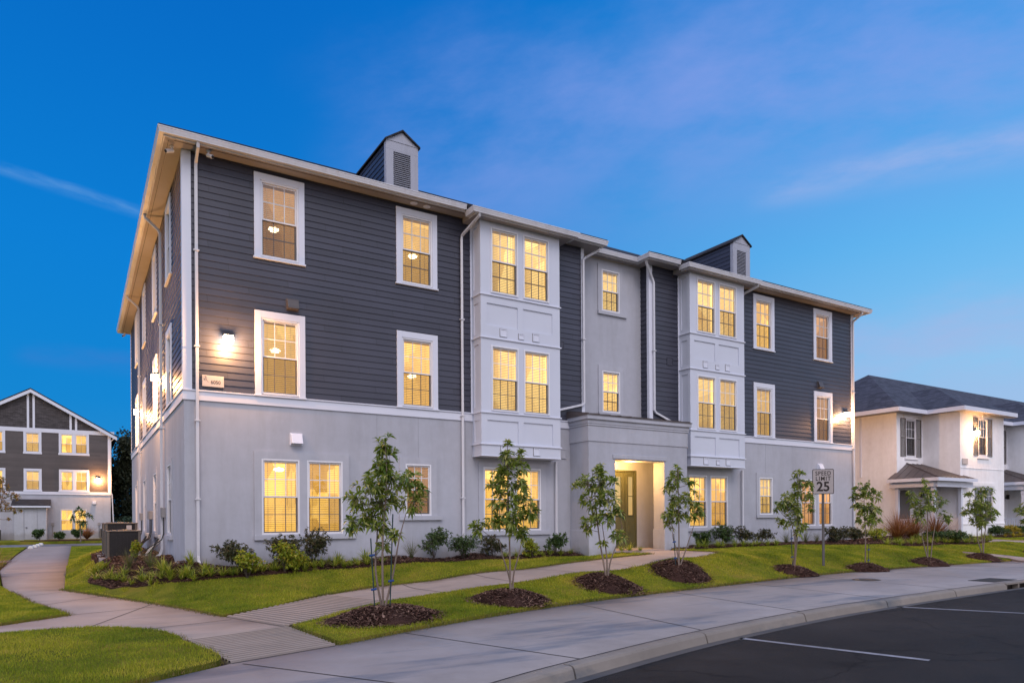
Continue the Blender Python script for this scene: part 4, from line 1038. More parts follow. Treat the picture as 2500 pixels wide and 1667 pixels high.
# inner niche
mb.quad((11.1,PY+.5,-.3),(11.1,REC,-.3),(11.1,REC,2.98),(11.1,PY+.5,2.98)); mb.quad((14.77,PY+.5,-.3),(14.77,REC,-.3),(14.77,REC,2.98),(14.77,PY+.5,2.98))
mb.quad((11.1,PY+.5,2.98),(14.77,PY+.5,2.98),(14.77,REC,2.98),(11.1,REC,2.98))
for a, b in ((11.1, 11.93), (13.98, 14.77)): mb.quad((a,PY+.5,-.3),(b,PY+.5,-.3),(b,PY+.5,2.98),(a,PY+.5,2.98))
mb.quad((11.93,PY+.5,2.81),(13.98,PY+.5,2.81),(13.98,PY+.5,2.98),(11.93,PY+.5,2.98))
DH = (11.93, 14.0, .02, 2.62); panel(mb, FC, 11.1, 14.77, -.3, 2.98, [DH], reveal=.1)
po = mb.build('porch', M['stucco'], B)
mb = MB()
def ring(mb, e, z0, z1):
    mb.box(PX0-e, PY-e, z0, PX1+e, PY, z1); mb.box(PX0-e, PY, z0, PX0, -.001, z1); mb.box(PX1, PY, z0, PX1+e, -.001, z1)
ring(mb, .11, 3.98, 4.10); ring(mb, .055, 3.86, 3.98); ring(mb, .045, 3.80, 3.852); ring(mb, .022, 3.33, 3.80)
FP_.box(mb, 11.84, 14.06, 2.84, 2.97, 0, .035)
mb.box(PX0-.022, PY-.022, -.3, OP[0]+.0, PY, .66); mb.box(OP[1], PY-.022, -.3, PX1+.022, PY, .66); mb.box(PX0-.022, PY, -.3, PX0, 0, .66); mb.box(PX1, PY, -.3, PX1+.022, 0, .66)
mb.box(13.96, PY-.018, -.3, 13.98, PY+.52, .655)
build_each(mb, 'porch_moulding', M['stucco_band'], po, bevel=.006)
mb = MB(); mb.hexa([(PX0-.13,PY-.13,4.10),(PX1+.13,PY-.13,4.10),(PX1+.13,REC,4.10),(PX0-.13,REC,4.10),(PX0-.13,PY-.13,4.125),(PX1+.13,PY-.13,4.125),(PX1+.13,REC,4.36),(PX0-.13,REC,4.36)])
x = PX0-.1
while x < PX1+.1: mb.hexa([(x,PY-.13,4.125),(x+.03,PY-.13,4.125),(x+.03,REC,4.36),(x,REC,4.36),(x,PY-.13,4.155),(x+.03,PY-.13,4.155),(x+.03,REC,4.39),(x,REC,4.39)]); x += .42
mb.build('porch_roof', M['metalroof'], po)
MB().box(11.1, PY+.0, -.06, 14.77, REC, .015).build('porch_floor', M['concrete2'], po)
MB().lathe((12.95, -.2, 2.98), [(.02,-.035),(.11,-.03),(.14,-.01),(.14,0)], 20).build('ceiling_lamp', m_emit('porch_lamp', c4(1,.75,.4), 14), po)
# front door with sidelights
mb = MB(); FDR = Fac((0,REC+.04,0), (1,0,0), (0,-1,0))
for a, b in ((11.93, 11.99), (13.94, 14.0)): FDR.box(mb, a, b, .02, 2.62, -.06, .03)
FDR.box(mb, 11.99, 13.94, 2.56, 2.62, -.06, .03); FDR.box(mb, 12.42, 12.46, .02, 2.56, -.06, .025); FDR.box(mb, 13.50, 13.56, .02, 2.56, -.06, .025)
dr = mb.build('front_door', M['door'], B)
def leaf(nm, a, b, ga, gb):
    m = MB(); panel(m, FDR, a, b, .03, 2.55, [(ga, gb, 1.12, 2.40)], o=-.01, reveal=.03)
    for z0, z1 in ((.15, .42), (.50, .95)):
        if gb-ga > .4: rr = ((ga-.02, (ga+gb)/2-.04), ((ga+gb)/2+.04, gb+.02))
        else: rr = ((ga-.0, gb+.0),)
        for p, q in rr: FDR.box(m, p, q, z0, z1, -.012, -.002); FDR.box(m, p+.04, q-.04, z0+.04, z1-.04, -.004, .008)
    FDR.box(m, ga-.03, ga, 1.09, 2.43, -.011, .006); FDR.box(m, gb, gb+.03, 1.09, 2.43, -.011, .006); FDR.box(m, ga, gb, 1.09, 1.12, -.011, .006); FDR.box(m, ga, gb, 2.40, 2.43, -.011, .006); FDR.box(m, ga, gb, 1.74, 1.765, -.03, -.0)
    o = m.build(nm, M['door'], dr)
    return o
leaf('door_leaf', 12.46, 13.50, 12.62, 13.34); leaf('sidelight', 13.56, 13.94, 13.65, 13.86); leaf('sidelight', 11.99, 12.42, 12.1, 12.31)
m = MB()
for a, b in ((12.62, 13.34), (13.65, 13.86), (12.1, 12.31)): m.quad(FDR.p(a,1.12,-.035), FDR.p(b,1.12,-.035), FDR.p(b,2.4,-.035), FDR.p(a,2.4,-.035))
m.build('door_glass', M['doorglass'], dr)
m = MB(); FDR.box(m, 13.40, 13.44, 1.0, 1.25, -.01, .012); m.tube([FDR.p(13.42,1.15,.01), FDR.p(13.42,1.15,.06), FDR.p(13.32,1.15,.06)], .011, 6); m.build('door_handle', M['fixture'], dr)
# downspouts
def spout(*pts, r=.047):
    m = MB(); m.tube(pts, r, 4); 
    return m.build('downspout', M['gutter'], B, bevel=.006)
def straps(x, y, zs, m):
    for z in zs: m.box(x-.06, y-.05, z, x+.06, y+.04, z+.03)
spout((.27,-.46,9.53), (.27,-.44,9.42), (.27,-.10,9.22), (.27,-.07,9.12), (.27,-.07,.22), (.27,-.10,.10), (.30,-.16,-.02))
spout((7.30,-.83,9.40), (7.30,-.80,9.30), (7.13,-.10,8.96), (7.13,-.07,8.86), (7.13,-.07,.10))
spout((11.90,-.30,9.53), (11.88,-.28,9.42), (11.50,-.07,9.18), (11.42,-.07,9.10), (11.42,-.07,4.62), (11.35,-.07,4.56), (10.25,-.07,4.28), (10.25,-.07,4.2))
spout((13.92,-.25,9.53), (13.93,-.22,9.42), (14.32,-.07,9.02), (14.38,-.07,8.90), (14.38,-.07,4.62), (14.45,-.07,4.54), (15.12,-.07,4.30))
spout((18.75,-.83,9.40), (18.75,-.78,9.3), (18.45,-.12,9.05), (18.45,-.07,8.9), (18.45,-.07,4.2))
spout((18.72,-.07,2.75), (18.72,-.07,.0)); spout((10.33,-.07,2.75), (10.33,-.07,.0))
spout((LX-.05,-.46,9.53), (LX-.05,-.44,9.42), (LX-.10,-.10,9.2), (LX-.10,-.07,9.1), (LX-.10,-.07,.0))
for y in (4.32, 12.5): spout((-.46,y,9.53), (-.44,y,9.42), (-.12,y,9.15), (-.075,y,9.05), (-.075,y,.25), (-.12,y,.1), (-.35,y-.1,-.08))
sm = MB()
for x, zs in ((.27, (1.5, 3.3, 5.0, 7.2)), (7.13, (1.6, 3.9, 6.6)), (11.42, (6.6,)), (14.38, (6.6,)), (LX-.10, (2, 3.85, 6.2))): straps(x, -.07, zs, sm)
for y in (4.32, 12.5):
    for z in (3.6, 6.5): sm.box(-.125, y-.06, z, .0, y+.06, z+.03)
build_each(sm, 'downspout_strap', M['gutter'], B)
# vent hoods and flush covers
def hood(x, z, mat, w=.27, h=.26):
    m = MB(); FF.box(m, x-w/2-.02, x+w/2+.02, z-.02, z+h+.02, 0, .025)
    m.hexa([FF.p(x-w/2,z,.025), FF.p(x+w/2,z,.025), FF.p(x+w/2,z+.02,.16), FF.p(x-w/2,z+.02,.16), FF.p(x-w/2,z+h,.025), FF.p(x+w/2,z+h,.025), FF.p(x+w/2,z+h-.01,.07), FF.p(x-w/2,z+h-.01,.07)])
    return m.build('vent_hood', mat, B, bevel=.003)
hood(2.52, 2.88, M['trim']); hood(2.45, 6.18, M['siding_dark']); hood(23.40, 2.88, M['trim']); hood(23.40, 6.2, M['siding_dark'])
def cover(x, z, w, h, mat, F=FF, o=.016):
    m = MB(); F.box(m, x, x+w, z, z+.02, 0, o+.012); F.box(m, x, x+w, z+h-.02, z+h, 0, o+.012); F.box(m, x, x+.02, z+.02, z+h-.02, 0, o+.012); F.box(m, x+w-.02, x+w, z+.02, z+h-.02, 0, o+.012); F.box(m, x+.02, x+w-.02, z+.02, z+h-.02, 0, o+.002)
    return build_each(m, 'vent_cover', mat, B)
cover(10.42, 6.22, .28, .25, M['siding']); cover(15.02, 6.22, .28, .27, M['siding']); cover(10.42, 2.86, .34, .28, M['stucco_band'])
#PART4
# ------------------------------------------------------------------ wall lamps
def lamp_light(loc, power, col=(1., .47, .16), size=.07):
    L = bpy.data.lights.new('lamp_light', 'POINT'); L.energy = power; L.color = col; L.shadow_soft_size = size
    o = bpy.data.objects.new('lamp_light', L); o.location = loc; COL.objects.link(o); return o
def wall_lamp(F, a, z, power, label, group='wall lamps of the grey apartment block'):
    t = tag(empty('wall_lamp', F.p(a, z, .02), rz=F.rz), label, 'wall lamp', group)
    m = MB(); m.box(-.10, -.02, -.10, .10, .02, .10); m.hexa([(-.11,-.20,.05),(.11,-.20,.05),(.11,.0,.05),(-.11,.0,.05),(-.09,-.13,.11),(.09,-.13,.11),(.09,.0,.11),(-.09,.0,.11)]); m.build('housing', M['fixture'], t, bevel=.006)
    m = MB(); m.box(-.10, -.19, -.11, .10, -.022, .048); m.build('lens', M['lamp'], t, bevel=.008)
    p = F.p(a, z-.12, .52 if F in (FL, FR) else .34); l = lamp_light(p, power); l.parent = None; return t
wall_lamp(FF, .94, 5.28, 240, 'glowing wall lamp on the dark siding above the 6050 plaque')
wall_lamp(FF, 25.1, 5.28, 200, 'glowing wall lamp at the right end of the grey apartment block')
wall_lamp(FL, 5.6, 5.28, 520, 'glowing wall lamp on the side wall, nearer of the two beside the air conditioners')
wall_lamp(FL, 13.2, 5.28, 640, 'glowing wall lamp far back on the side wall of the grey apartment block')
wall_lamp(FR, 3.6, 5.28, 430, 'wall lamp on the end wall facing the white house, out of sight')
lamp_light((12.95, -.38, 2.74), 205, (1., .50, .13), .10)
# house number plaque with its script monogram
def text(body, size, mat, parent, name, F, a, z, o, ex=.002, bold=0, sx=1., align='CENTER'):
    cu = bpy.data.curves.new(name, 'FONT'); cu.body = body; cu.size = size; cu.extrude = ex; cu.align_x = align; cu.align_y = 'CENTER'; cu.offset = bold; cu.space_character = 1.0 if body[0].isdigit() else 1.18
    tmp = bpy.data.objects.new('tmp_text', cu); COL.objects.link(tmp); bpy.context.view_layer.update()
    me = bpy.data.meshes.new_from_object(tmp.evaluated_get(bpy.context.evaluated_depsgraph_get())); bpy.data.objects.remove(tmp)
    me.materials.clear(); me.materials.append(mat); ob = bpy.data.objects.new(name, me); link(ob, parent)
    X = Vector(F.p(1, 0, 0))-Vector(F.p(0, 0, 0)); Nn = F.n; Mx = Matrix(((X.x*sx, 0, Nn.x, 0), (X.y*sx, 0, Nn.y, 0), (0, 1, 0, 0), (0, 0, 0, 1)))
    loc = Vector(F.p(a, z, o)); 
    for v in me.vertices:
        w = Mx @ v.co; v.co = w+loc
    if parent is not None: ob.matrix_parent_inverse = parent.matrix_world.inverted()
    return ob
pq = tag(empty('number_plaque', (0,0,0)), 'pale plaque reading 6050 with a thin script monogram, under the corner wall lamp', 'plaque')
m = MB(); FF.box(m, .38, .85, 4.12, 4.38, .03, .055); m.build('plate', M['plaque'], pq, bevel=.004)
m = MB(); FF.box(m, .42, .81, 4.09, 4.35, .012, .029); m.build('backing', M['siding_dark'], pq)
text('6050', .118, M['ink'], pq, 'lettering', FF, .67, 4.225, .056, .001, .0015, .92)
m = MB()
mono = [(.478,4.272),(.455,4.262),(.428,4.268),(.41,4.295),(.408,4.33),(.425,4.358),(.452,4.362),(.468,4.345),(.460,4.315),(.44,4.285),(.42,4.262)]
m.tube([FF.p(a, z, .056) for a, z in spline([(a, z) for a, z in mono], 5)], .0022, 5)
m.tube([FF.p(a, z, .056) for a, z in spline([(.415,4.262),(.43,4.30),(.447,4.345),(.452,4.358)], 5)], .0022, 5)
m.tube([FF.p(a, z, .056) for a, z in spline([(.452,4.358),(.458,4.33),(.475,4.28),(.50,4.238),(.52,4.225)], 5)], .0028, 5)
m.tube([FF.p(.43,4.298,.056), FF.p(.47,4.292,.056)], .002, 5)
m.build('monogram', M['ink'], pq)
# security cameras under the eaves
def camera_(loc, yaw, label):
    t = tag(empty('security_camera', loc, rz=yaw), label, 'security camera', 'security cameras under the eaves')
    MB().lathe((0,0,0), [(.045,0),(.045,-.02),(.02,-.03)], 14).build('mount', M['vinyl'], t)
    MB().tube([(0,0,-.02),(0,0,-.07),(0,-.05,-.11)], .016, 8).build('arm', M['vinyl'], t)
    m = MB(); m.tube([(0,.03,-.09),(0,-.14,-.17)], .042, 12); m.build('body', M['vinyl'], t, smooth=False)
    MB().tube([(0,-.135,-.168),(0,-.15,-.175)], .034, 12).build('lens', M['black'], t)
camera_((-.22, -.02, 9.49), math.radians(-65), 'white bullet camera under the eave, left of the corner board')
camera_((.52, -.22, 9.49), math.radians(30), 'white bullet camera under the eave, right of the corner downspout')
camera_((-.25, DY+.25, 9.49), math.radians(-30), 'white bullet camera at the far back end of the side eave')
# speed limit sign
sx_, sy_ = 17.27, -4.34; hz = H(sx_, sy_)
sg = tag(empty('speed_limit_sign', (sx_, sy_, hz)), 'speed limit 25 sign on a steel post in the front lawn', 'road sign')
ang = math.radians(-6)   # board faces up the street towards the camera side
cdir = Vector((CAM[0]-sx_, CAM[1]-sy_)).normalized(); th = math.atan2(cdir.y, cdir.x)+math.radians(9)
NS = (math.cos(th), math.sin(th), 0); SS = (-NS[1], NS[0], 0); SF = Fac((sx_, sy_, 0), SS, NS)
sz0 = CAM[2]+.70; sz1 = sz0+.762
m = MB(); SF.box(m, -.028, .028, hz-.1, sz1-.1, -.045, -.012); SF.box(m, -.038, -.026, hz-.1, sz1-.1, -.05, -.035); SF.box(m, .026, .038, hz-.1, sz1-.1, -.05, -.035)
o = m.build('post', M['post_steel'], sg); o.matrix_parent_inverse = Matrix.Translation((-sx_, -sy_, -hz))
def rrect(F, w, h, r, cz, o0, o1, name, mat):
    m = MB(); pts = []
    for cx_, cy_, a0 in ((w/2-r, h/2-r, 0), (-w/2+r, h/2-r, 90), (-w/2+r, -h/2+r, 180), (w/2-r, -h/2+r, 270)):
        for k in range(6):
            a = math.radians(a0+18*k); pts.append((cx_+r*math.cos(a), cy_+r*math.sin(a)))
    f_ = [F.p(x, cz+z, o1) for x, z in pts]; b_ = [F.p(x, cz+z, o0) for x, z in pts]; m.poly(f_); m.poly(b_[::-1])
    for i in range(len(pts)): j = (i+1) % len(pts); m.quad(f_[i], f_[j], b_[j], b_[i])
    o = m.build(name, mat, sg); o.matrix_parent_inverse = Matrix.Translation((-sx_, -sy_, -hz)); return o
zc = (sz0+sz1)/2
rrect(SF, .61, .762, .04, zc, -.012, -.006, 'backing_plate', M['black']); rrect(SF, .574, .726, .03, zc, -.005, -.002, 'face', M['signface'])
bpy.context.view_layer.update()
for body, size, dz, bw, sx in (('SPEED', .18, .245, .0025, .80), ('LIMIT', .18, .085, .0025, .88), ('25', .40, -.165, .010, .95)):
    text(body, size, M['black'], sg, 'lettering', SF, 0, zc+dz, .0, .0008, bw, sx)
m = MB()
for dz in (.33, -.33): m.tube([SF.p(0, zc+dz, -.01), SF.p(0, zc+dz, .004)], .009, 8)
o = m.build('bolt', M['metal'], sg); o.matrix_parent_inverse = Matrix.Translation((-sx_, -sy_, -hz))
# air conditioners
def make_ac(h, label, tagged=False):
    t = tag(empty('air_conditioner'), label, 'air conditioner', 'air conditioners beside the side wall')
    w = .86; d = .86; m = MB()
    for x in (0, w-.07):
        for y in (0, d-.07): m.box(x, y, 0, x+.07, y+.07, h)
    m.box(-.01, -.01, h, w+.01, d+.01, h+.035); m.box(0, 0, 0, w, d, .05); m.build('casing', M['ac'], t, bevel=.012)
    m = MB(); m.box(.03, .03, .05, w-.03, d-.03, h); m.build('coil', M['ac_dark'], t)
    m = MB()
    for k in range(1, 8):
        x = .07+(w-.14)*k/8
        for y in (.004, d-.012): m.box(x-.006, y, .06, x+.006, y+.008, h-.01)
        for xx in (.004, w-.012): m.box(xx, x-.006, .06, xx+.008, x+.006, h-.01)
    n = int((h-.1)/.03)
    for k in range(n):
        z = .07+k*.03; m.box(.07,.012,z,w-.07,.016,z+.004); m.box(.012,.07,z,.016,d-.07,z+.004); m.box(w-.016,.07,z,w-.012,d-.07,z+.004)
    m.build('guard_grille', M['ac_dark'] if False else m_paint('grille_wire', c4(.03,.028,.032), .1, .4, .02), t)
    m = MB(); m.lathe((w/2, d/2, h+.035), [(.32, 0), (.32, .012), (.05, .03)], 24); m.build('fan_guard', M['ac_dark'], t)
    if tagged:
        MB().box(w-.30, -.004, h-.28, w-.16, .0, h-.04).build('data_label', M['plaque'], t)
    return t
zac = -.06
for i, (y, h, lb) in enumerate([(5.45, .78, 'dark air conditioner nearest the camera, low and square on its pad'), (6.75, 1.0, 'taller air conditioner with a pale label, behind the nearest one'), (8.15, .78, 'low air conditioner third in the row beside the side wall'), (9.45, 1.0, 'tall air conditioner farthest back in the row')]):
    t = make_ac(h, lb, i == 1); t.location = (-1.38, y, zac)
    p = MB(); p.box(-1.55, y-.13, zac-.25, -.38, y+1.0, zac-.004); p = p.build('concrete_pad', M['concrete2'], None, bevel=.01)
    tag(p, ['concrete pad under the nearest air conditioner', 'concrete pad under the labelled tall air conditioner', 'concrete pad under the third air conditioner', 'concrete pad under the farthest air conditioner'][i], 'concrete pad', 'air conditioner pads')
# disconnect boxes, whips and refrigerant lines on the side wall
for i, (y, z, lb) in enumerate([(4.15, 1.12, 'grey electrical box on the side wall beside the near downspout'), (8.0, 1.08, 'right one of two grey electrical boxes side by side on the side wall'), (8.5, 1.08, 'left one of two grey electrical boxes side by side on the side wall'), (12.1, 1.05, 'grey electrical box near the far downspout')]):
    t = tag(empty('electrical_box', (0, y, z), rz=FL.rz), lb, 'electrical box', 'electrical boxes on the side wall')
    MB().box(-.09, -.11, 0, .09, 0, .27).build('cabinet', M['metal'], t, bevel=.008)
    m = MB(); m.box(-.095, -.122, .02, .095, -.111, .275); m.build('cover', M['metal'], t, bevel=.004)
    MB().tube([(.03, -.05, 0), (.03, -.05, -.45), (.0, -.10, -.62), (.05, -.45, -.85), (.1, -.62, -.95)], .016, 6).build('conduit', M['cable'], t)
for i, y in enumerate((4.75, 5.05, 8.9, 9.3)):
    t = tag(empty('refrigerant_line', (0, y, 0), rz=FL.rz), ['thick white insulated pipe nearest the camera', 'second insulated pipe beside the near air conditioner', 'insulated pipe leaving the wall behind the second window', 'farthest insulated pipe on the side wall'][i]+' running down to the ground', 'insulated pipe', 'insulated pipes on the side wall')
    m = MB(); m.box(-.08, -.12, .42, .08, 0, .62); m.build('wall_cover', M['pipe'], t, bevel=.02)
    m = MB(); m.tube(spline([(0,-.08,.45), (.0,-.2,.34), (-.15,-.33,.16), (-.3,-.42,.02), (-.5,-.5,.0), (-.7,-.58,.02)], 5), .042, 9); m.build('pipe', M['pipe'], t, smooth=True)
    MB().tube(spline([(.06,-.10,.55), (.05,-.25,.30), (-.2,-.40,.08), (-.6,-.6,.02)], 5), .014, 6).build('cable', M['cable'], t)
# manhole cover and kerb inlet
mx, my = at_z(1990, 1331, -.65)
mh = MB().lathe((0,0,0), [(.34,0),(.34,.006),(.30,.009),(.29,.004),(.05,.004)], 36).build('manhole_cover', M['fixture'], None); mh.location = (mx, my, -.648)
tag(mh, 'round dark manhole cover in the pavement', 'manhole cover')
di = tag(empty('storm_drain', (0,0,0)), 'kerb storm drain with two dark openings and a stained slab', 'storm drain')
s = [dx0+.01, (dx0+dx1)/2-.03, (dx0+dx1)/2+.03, dx1-.01]; ln0, ln1, lnb = offl(.0), offl(.165), offl(-.75)
m = MB()
def kbox(m, sa, sb, za, zb, la, lb):
    a0, a1, b0, b1 = along(la, sa), along(la, sb), along(lb, sa), along(lb, sb)
    m.hexa([(*b0, za), (*b1, za), (*a1, za), (*a0, za), (*b0, zb), (*b1, zb), (*a1, zb), (*a0, zb)])
kbox(m, s[0], s[3], -.69, -.648, offl(-.02), ln1); kbox(m, s[1], s[2], -.86, -.69, ln0, offl(.16)); kbox(m, s[0], s[0]+.05, -.86, -.69, ln0, offl(.16)); kbox(m, s[3]-.05, s[3], -.86, -.69, ln0, offl(.16))
m.build('inlet_frame', M['kerb'], di)
m = MB(); kbox(m, s[0]+.05, s[3]-.05, -.89, -.69, offl(-.45), offl(.02)); m.build('opening', M['black'], di)
m = MB(); kbox(m, s[0]+.1, s[3]-.1, -.652, -.640, lnb, offl(-.12)); m.build('access_slab', M['joint'], di, bevel=.01)

# ------------------------------------------------------------------ white house on the right
HB = tag(empty('white_house', (0,0,0)), 'white stucco two storey house with dark shingled hip roofs and porches', 'house')
HX = 31.79; HY = 1.6; XS, XE, YF = 34.08, 38.46, -.18; MOD = 8.9
HF = Fac((0,HY,0), (1,0,0), (0,-1,0)); HL = Fac((HX,0,0), (0,1,0), (-1,0,0)); HP = Fac((0,YF,0), (1,0,0), (0,-1,0))
mb = MB(); panel(mb, HL, HY, 9.2, -.3, 6.1, [])
hw = [(33.03, 3.97, .91, 1.84)]
for k in range(3):
    o = MOD*k
    panel(mb, HF, HX+o if k == 0 else XE-MOD+o*1.0, XS+o, -.3, 6.1, [(33.03+o-.455, 33.03+o+.455, 3.97, 5.81), (32.5+o-.46, 32.5+o+.46, .4, 2.3)])
    panel(mb, HP, XS+o, XE+o, -.3, 6.1, [(36.27+o-.455, 36.27+o+.455, 4.0, 5.84), (35.36+o, 37.27+o, .70, 2.48)])
    FS = Fac((XS+o,0,0), (0,1,0), (-1,0,0)); panel(mb, FS, YF, HY, -.3, 6.1, []); FS = Fac((XE+o,0,0), (0,1,0), (1,0,0)); panel(mb, FS, YF, HY, -.3, 6.1, [])
mb.build('wall', M['wstucco'], HB)
mb = MB()
for k in range(3):
    o = MOD*k
    HP.box(mb, XS-.0+o, XE+o, 3.34, 3.37, 0, .018); HP.box(mb, XS+o, XE+o, .60, .66, 0, .03)
    HP.box(mb, 35.2+o, 37.42+o, 2.50, 2.66, 0, .03); HP.box(mb, 35.2+o, 37.42+o, .58, .68, 0, .05)
    HF.box(mb, 32.4+o, 33.66+o, 5.84, 6.02, 0, .03); HF.box(mb, 32.45+o, 33.6+o, 3.82, 3.93, 0, .06); HP.box(mb, 35.7+o, 36.85+o, 3.85, 3.95, 0, .06); HP.box(mb, 36.2+o, 36.34+o, 5.86, 6.1, 0, .03)
mb.build('wall_trim', M['wstucco'], HB)
for k in range(3):
    o = MOD*k
    window(HB, HF, 33.03+o, 3.97, lit='room_d', shutters=True, cols=3); window(HB, HP, 36.27+o, 4.0, lit='room_d', shutters=True, cols=3)
    window(HB, HP, 35.83+o, .70, W=.93, Hh=1.78, lit='room_d'); window(HB, HP, 36.80+o, .70, W=.93, Hh=1.78, lit='room_d')
    HFm = MB(); HF.box(HFm, 32.05+o, 32.95+o, .0, 2.3, -.08, -.02); HF.box(HFm, 32.12+o, 32.88+o, .1, 2.2, -.02, .0); HFm.build('door', M['shutter'], HB)
# roofs: main hip, projecting hips
re = .5; ze = 6.24; sr = .667; rt_ = MB(); X0 = HX-.66; Y0 = HY-re; Y1 = 9.2+re; ymid = 4.95; zt = ze+sr*(ymid-Y0)
XR = HX+MOD*3
rt_.poly([(X0,Y0,ze), (XR,Y0,ze), (XR,ymid,zt), (X0+ymid-Y0,ymid,zt)]); rt_.poly([(X0,Y0,ze), (X0+ymid-Y0,ymid,zt), (X0,2*ymid-Y0,ze)]); rt_.poly([(X0,2*ymid-Y0,ze), (X0+ymid-Y0,ymid,zt), (XR,ymid,zt), (XR,2*ymid-Y0,ze)])
for k in range(3):
    o = MOD*k; a, b = XS-.5+o, XE+.4+o; yf = YF-.45; c = (a+b)/2; hw_ = (b-a)/2; s2 = .56; zt2 = ze+s2*hw_; yr = yf+hw_; yb = Y0+(zt2-ze)/sr
    rt_.poly([(a,yf,ze), (b,yf,ze), (c,yr,zt2)]); rt_.poly([(a,yf,ze), (c,yr,zt2), (c,yb,zt2), (a,Y0,ze)]); rt_.poly([(b,yf,ze), (b,Y0,ze), (c,yb,zt2), (c,yr,zt2)])
hr = rt_.build('roof', M['shingle2'], HB)
fm = MB()
def fas(mb, pts, z0, z1, t=.03):
    for p, q in zip(pts, pts[1:]):
        d = (Vector(q)-Vector(p)).normalized(); n = Vector((d.y, -d.x))*t
        mb.hexa([(p[0],p[1],z0),(q[0],q[1],z0),(q[0]+n.x,q[1]+n.y,z0),(p[0]+n.x,p[1]+n.y,z0),(p[0],p[1],z1),(q[0],q[1],z1),(q[0]+n.x,q[1]+n.y,z1),(p[0]+n.x,p[1]+n.y,z1)])
fp = [(X0, 2*ymid-Y0), (X0, Y0)]
for k in range(3):
    o = MOD*k; a, b = XS-.5+o, XE+.4+o; yf = YF-.45; fp += [(a, Y0), (a, yf), (b, yf), (b, Y0)]
fas(fm, fp, ze-.2, ze-.004, .03); fm.build('fascia', M['trim'], HB)
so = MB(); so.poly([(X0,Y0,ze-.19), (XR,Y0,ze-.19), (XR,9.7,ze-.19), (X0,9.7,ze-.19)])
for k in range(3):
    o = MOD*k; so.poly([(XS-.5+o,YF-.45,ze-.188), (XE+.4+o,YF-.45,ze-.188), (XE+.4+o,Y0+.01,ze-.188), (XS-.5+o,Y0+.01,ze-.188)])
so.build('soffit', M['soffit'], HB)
# porches
for k in range(3):
    o = MOD*k; a, b = 31.2+o, 34.75+o; yf = -.62; z0 = 2.80; m = MB(); yb = HY+.15; zt = 3.62
    rl = (32.35+o, HY); 
    m.poly([(a,yf,z0), (b,yf,z0), (b-.1,HY-.6,3.30), (b-.55, HY, zt), (a+1.45,HY,zt)]); m.poly([(a,yf,z0), (a+1.45,HY,zt), (a,yb,z0)])
    m.poly([(a,yf,z0-.002), (b,yf,z0-.002), (b,HY,z0-.002), (a,yb,z0-.002)])
    pr = m.build('porch_roof', M['metalroof'], HB)
    m = MB()
    for i in range(1, 9):
        x = a+(b-a)*i/9; t_ = min(1, (x-a)/1.45); y1 = yf+(HY-yf)*t_; m.tube([(x,yf,z0+.01), (x,y1,z0+.01+(zt-z0)*t_)], .016, 4)
    for i in range(1, 6):
        y = yf+(yb-yf)*i/6; t_ = min(1, (y-yf)/(HY-yf)); x1 = a+1.45*t_; m.tube([(a,y,z0+.01), (x1,y,z0+.01+(zt-z0)*t_)], .016, 4)
    m.tube([(a,yf,z0+.02), (a+1.45,HY,zt+.02)], .03, 5); m.build('standing_seam', M['metalroof'], pr)
    m = MB(); fas(m, [(a, yb), (a, yf), (b, yf)], z0-.16, z0-.006, .03); fas(m, [(a+.3, yb), (a+.3, yf+.3), (b, yf+.3)], z0-.42, z0-.16, .12); m.build('porch_beam', M['trim'], HB)
    for x, y in ((a+.42, yf+.42), (34.0+o, yf+.40), (a+.42, HY-.12)):
        m = MB(); m.box(x-.07, y-.07, .25, x+.07, y+.07, 2.15); m.box(x-.09, y-.09, -.05, x+.09, y+.09, .25); m.box(x-.085, y-.085, 2.15, x+.085, y+.085, 2.40); m.build('porch_post', M['trim'], HB, bevel=.006)
    m = MB(); xr = a+.42
    for (p, q) in (((xr, HY-.2), (xr, yf+.5)), ((xr+.1, yf+.42), (xr+1.35 if k == 0 else 33.9+o, yf+.42))):
        m.tube([(p[0],p[1],.86), (q[0],q[1],.86)], .03, 4); m.tube([(p[0],p[1],.14), (q[0],q[1],.14)], .025, 4); n = int(math.dist(p, q)/.11)
        for i in range(1, n): x, y = p[0]+(q[0]-p[0])*i/n, p[1]+(q[1]-p[1])*i/n; m.box(x-.015, y-.015, .14, x+.015, y+.015, .86)
    m.build('railing', M['trim'], HB)
    MB().box(a+.3, yf+.25, -.2, 34.08+o, HY, .06).build('porch_floor', M['concrete2'], HB)
    lt = MB(); lx, ly = 33.8+o, HY-.05; lt.box(lx-.06, ly-.16, 1.95, lx+.06, ly-.04, 2.2); lt.box(lx-.02, ly-.06, 2.0, lx+.02, ly+.05, 2.06); lt.build('porch_lantern', M['fixture'], HB)
    m = MB(); m.tube([(XS-.0-.42+o, YF-.02, 3.52), (XS-.42+.36+o, YF-.02, 3.52)], .06, 6)
m = MB(); HL.box(m, 3.4, 3.5, 3.0, 6.1, 0, .04); m.build('downspout', M['trim'], HB)
wall_lamp(HP, 35.42, 5.12, 150, 'glowing wall lamp on the white house beside its shuttered window', 'wall lamps of the white house')
pl_ = tag(empty('number_plaque'), 'small pale number plaque low left of the lamp on the white house', 'plaque'); m = MB(); HP.box(m, 34.24, 34.72, 3.52, 3.80, .01, .05); m.build('plate', M['plaque'], pl_, bevel=.004)

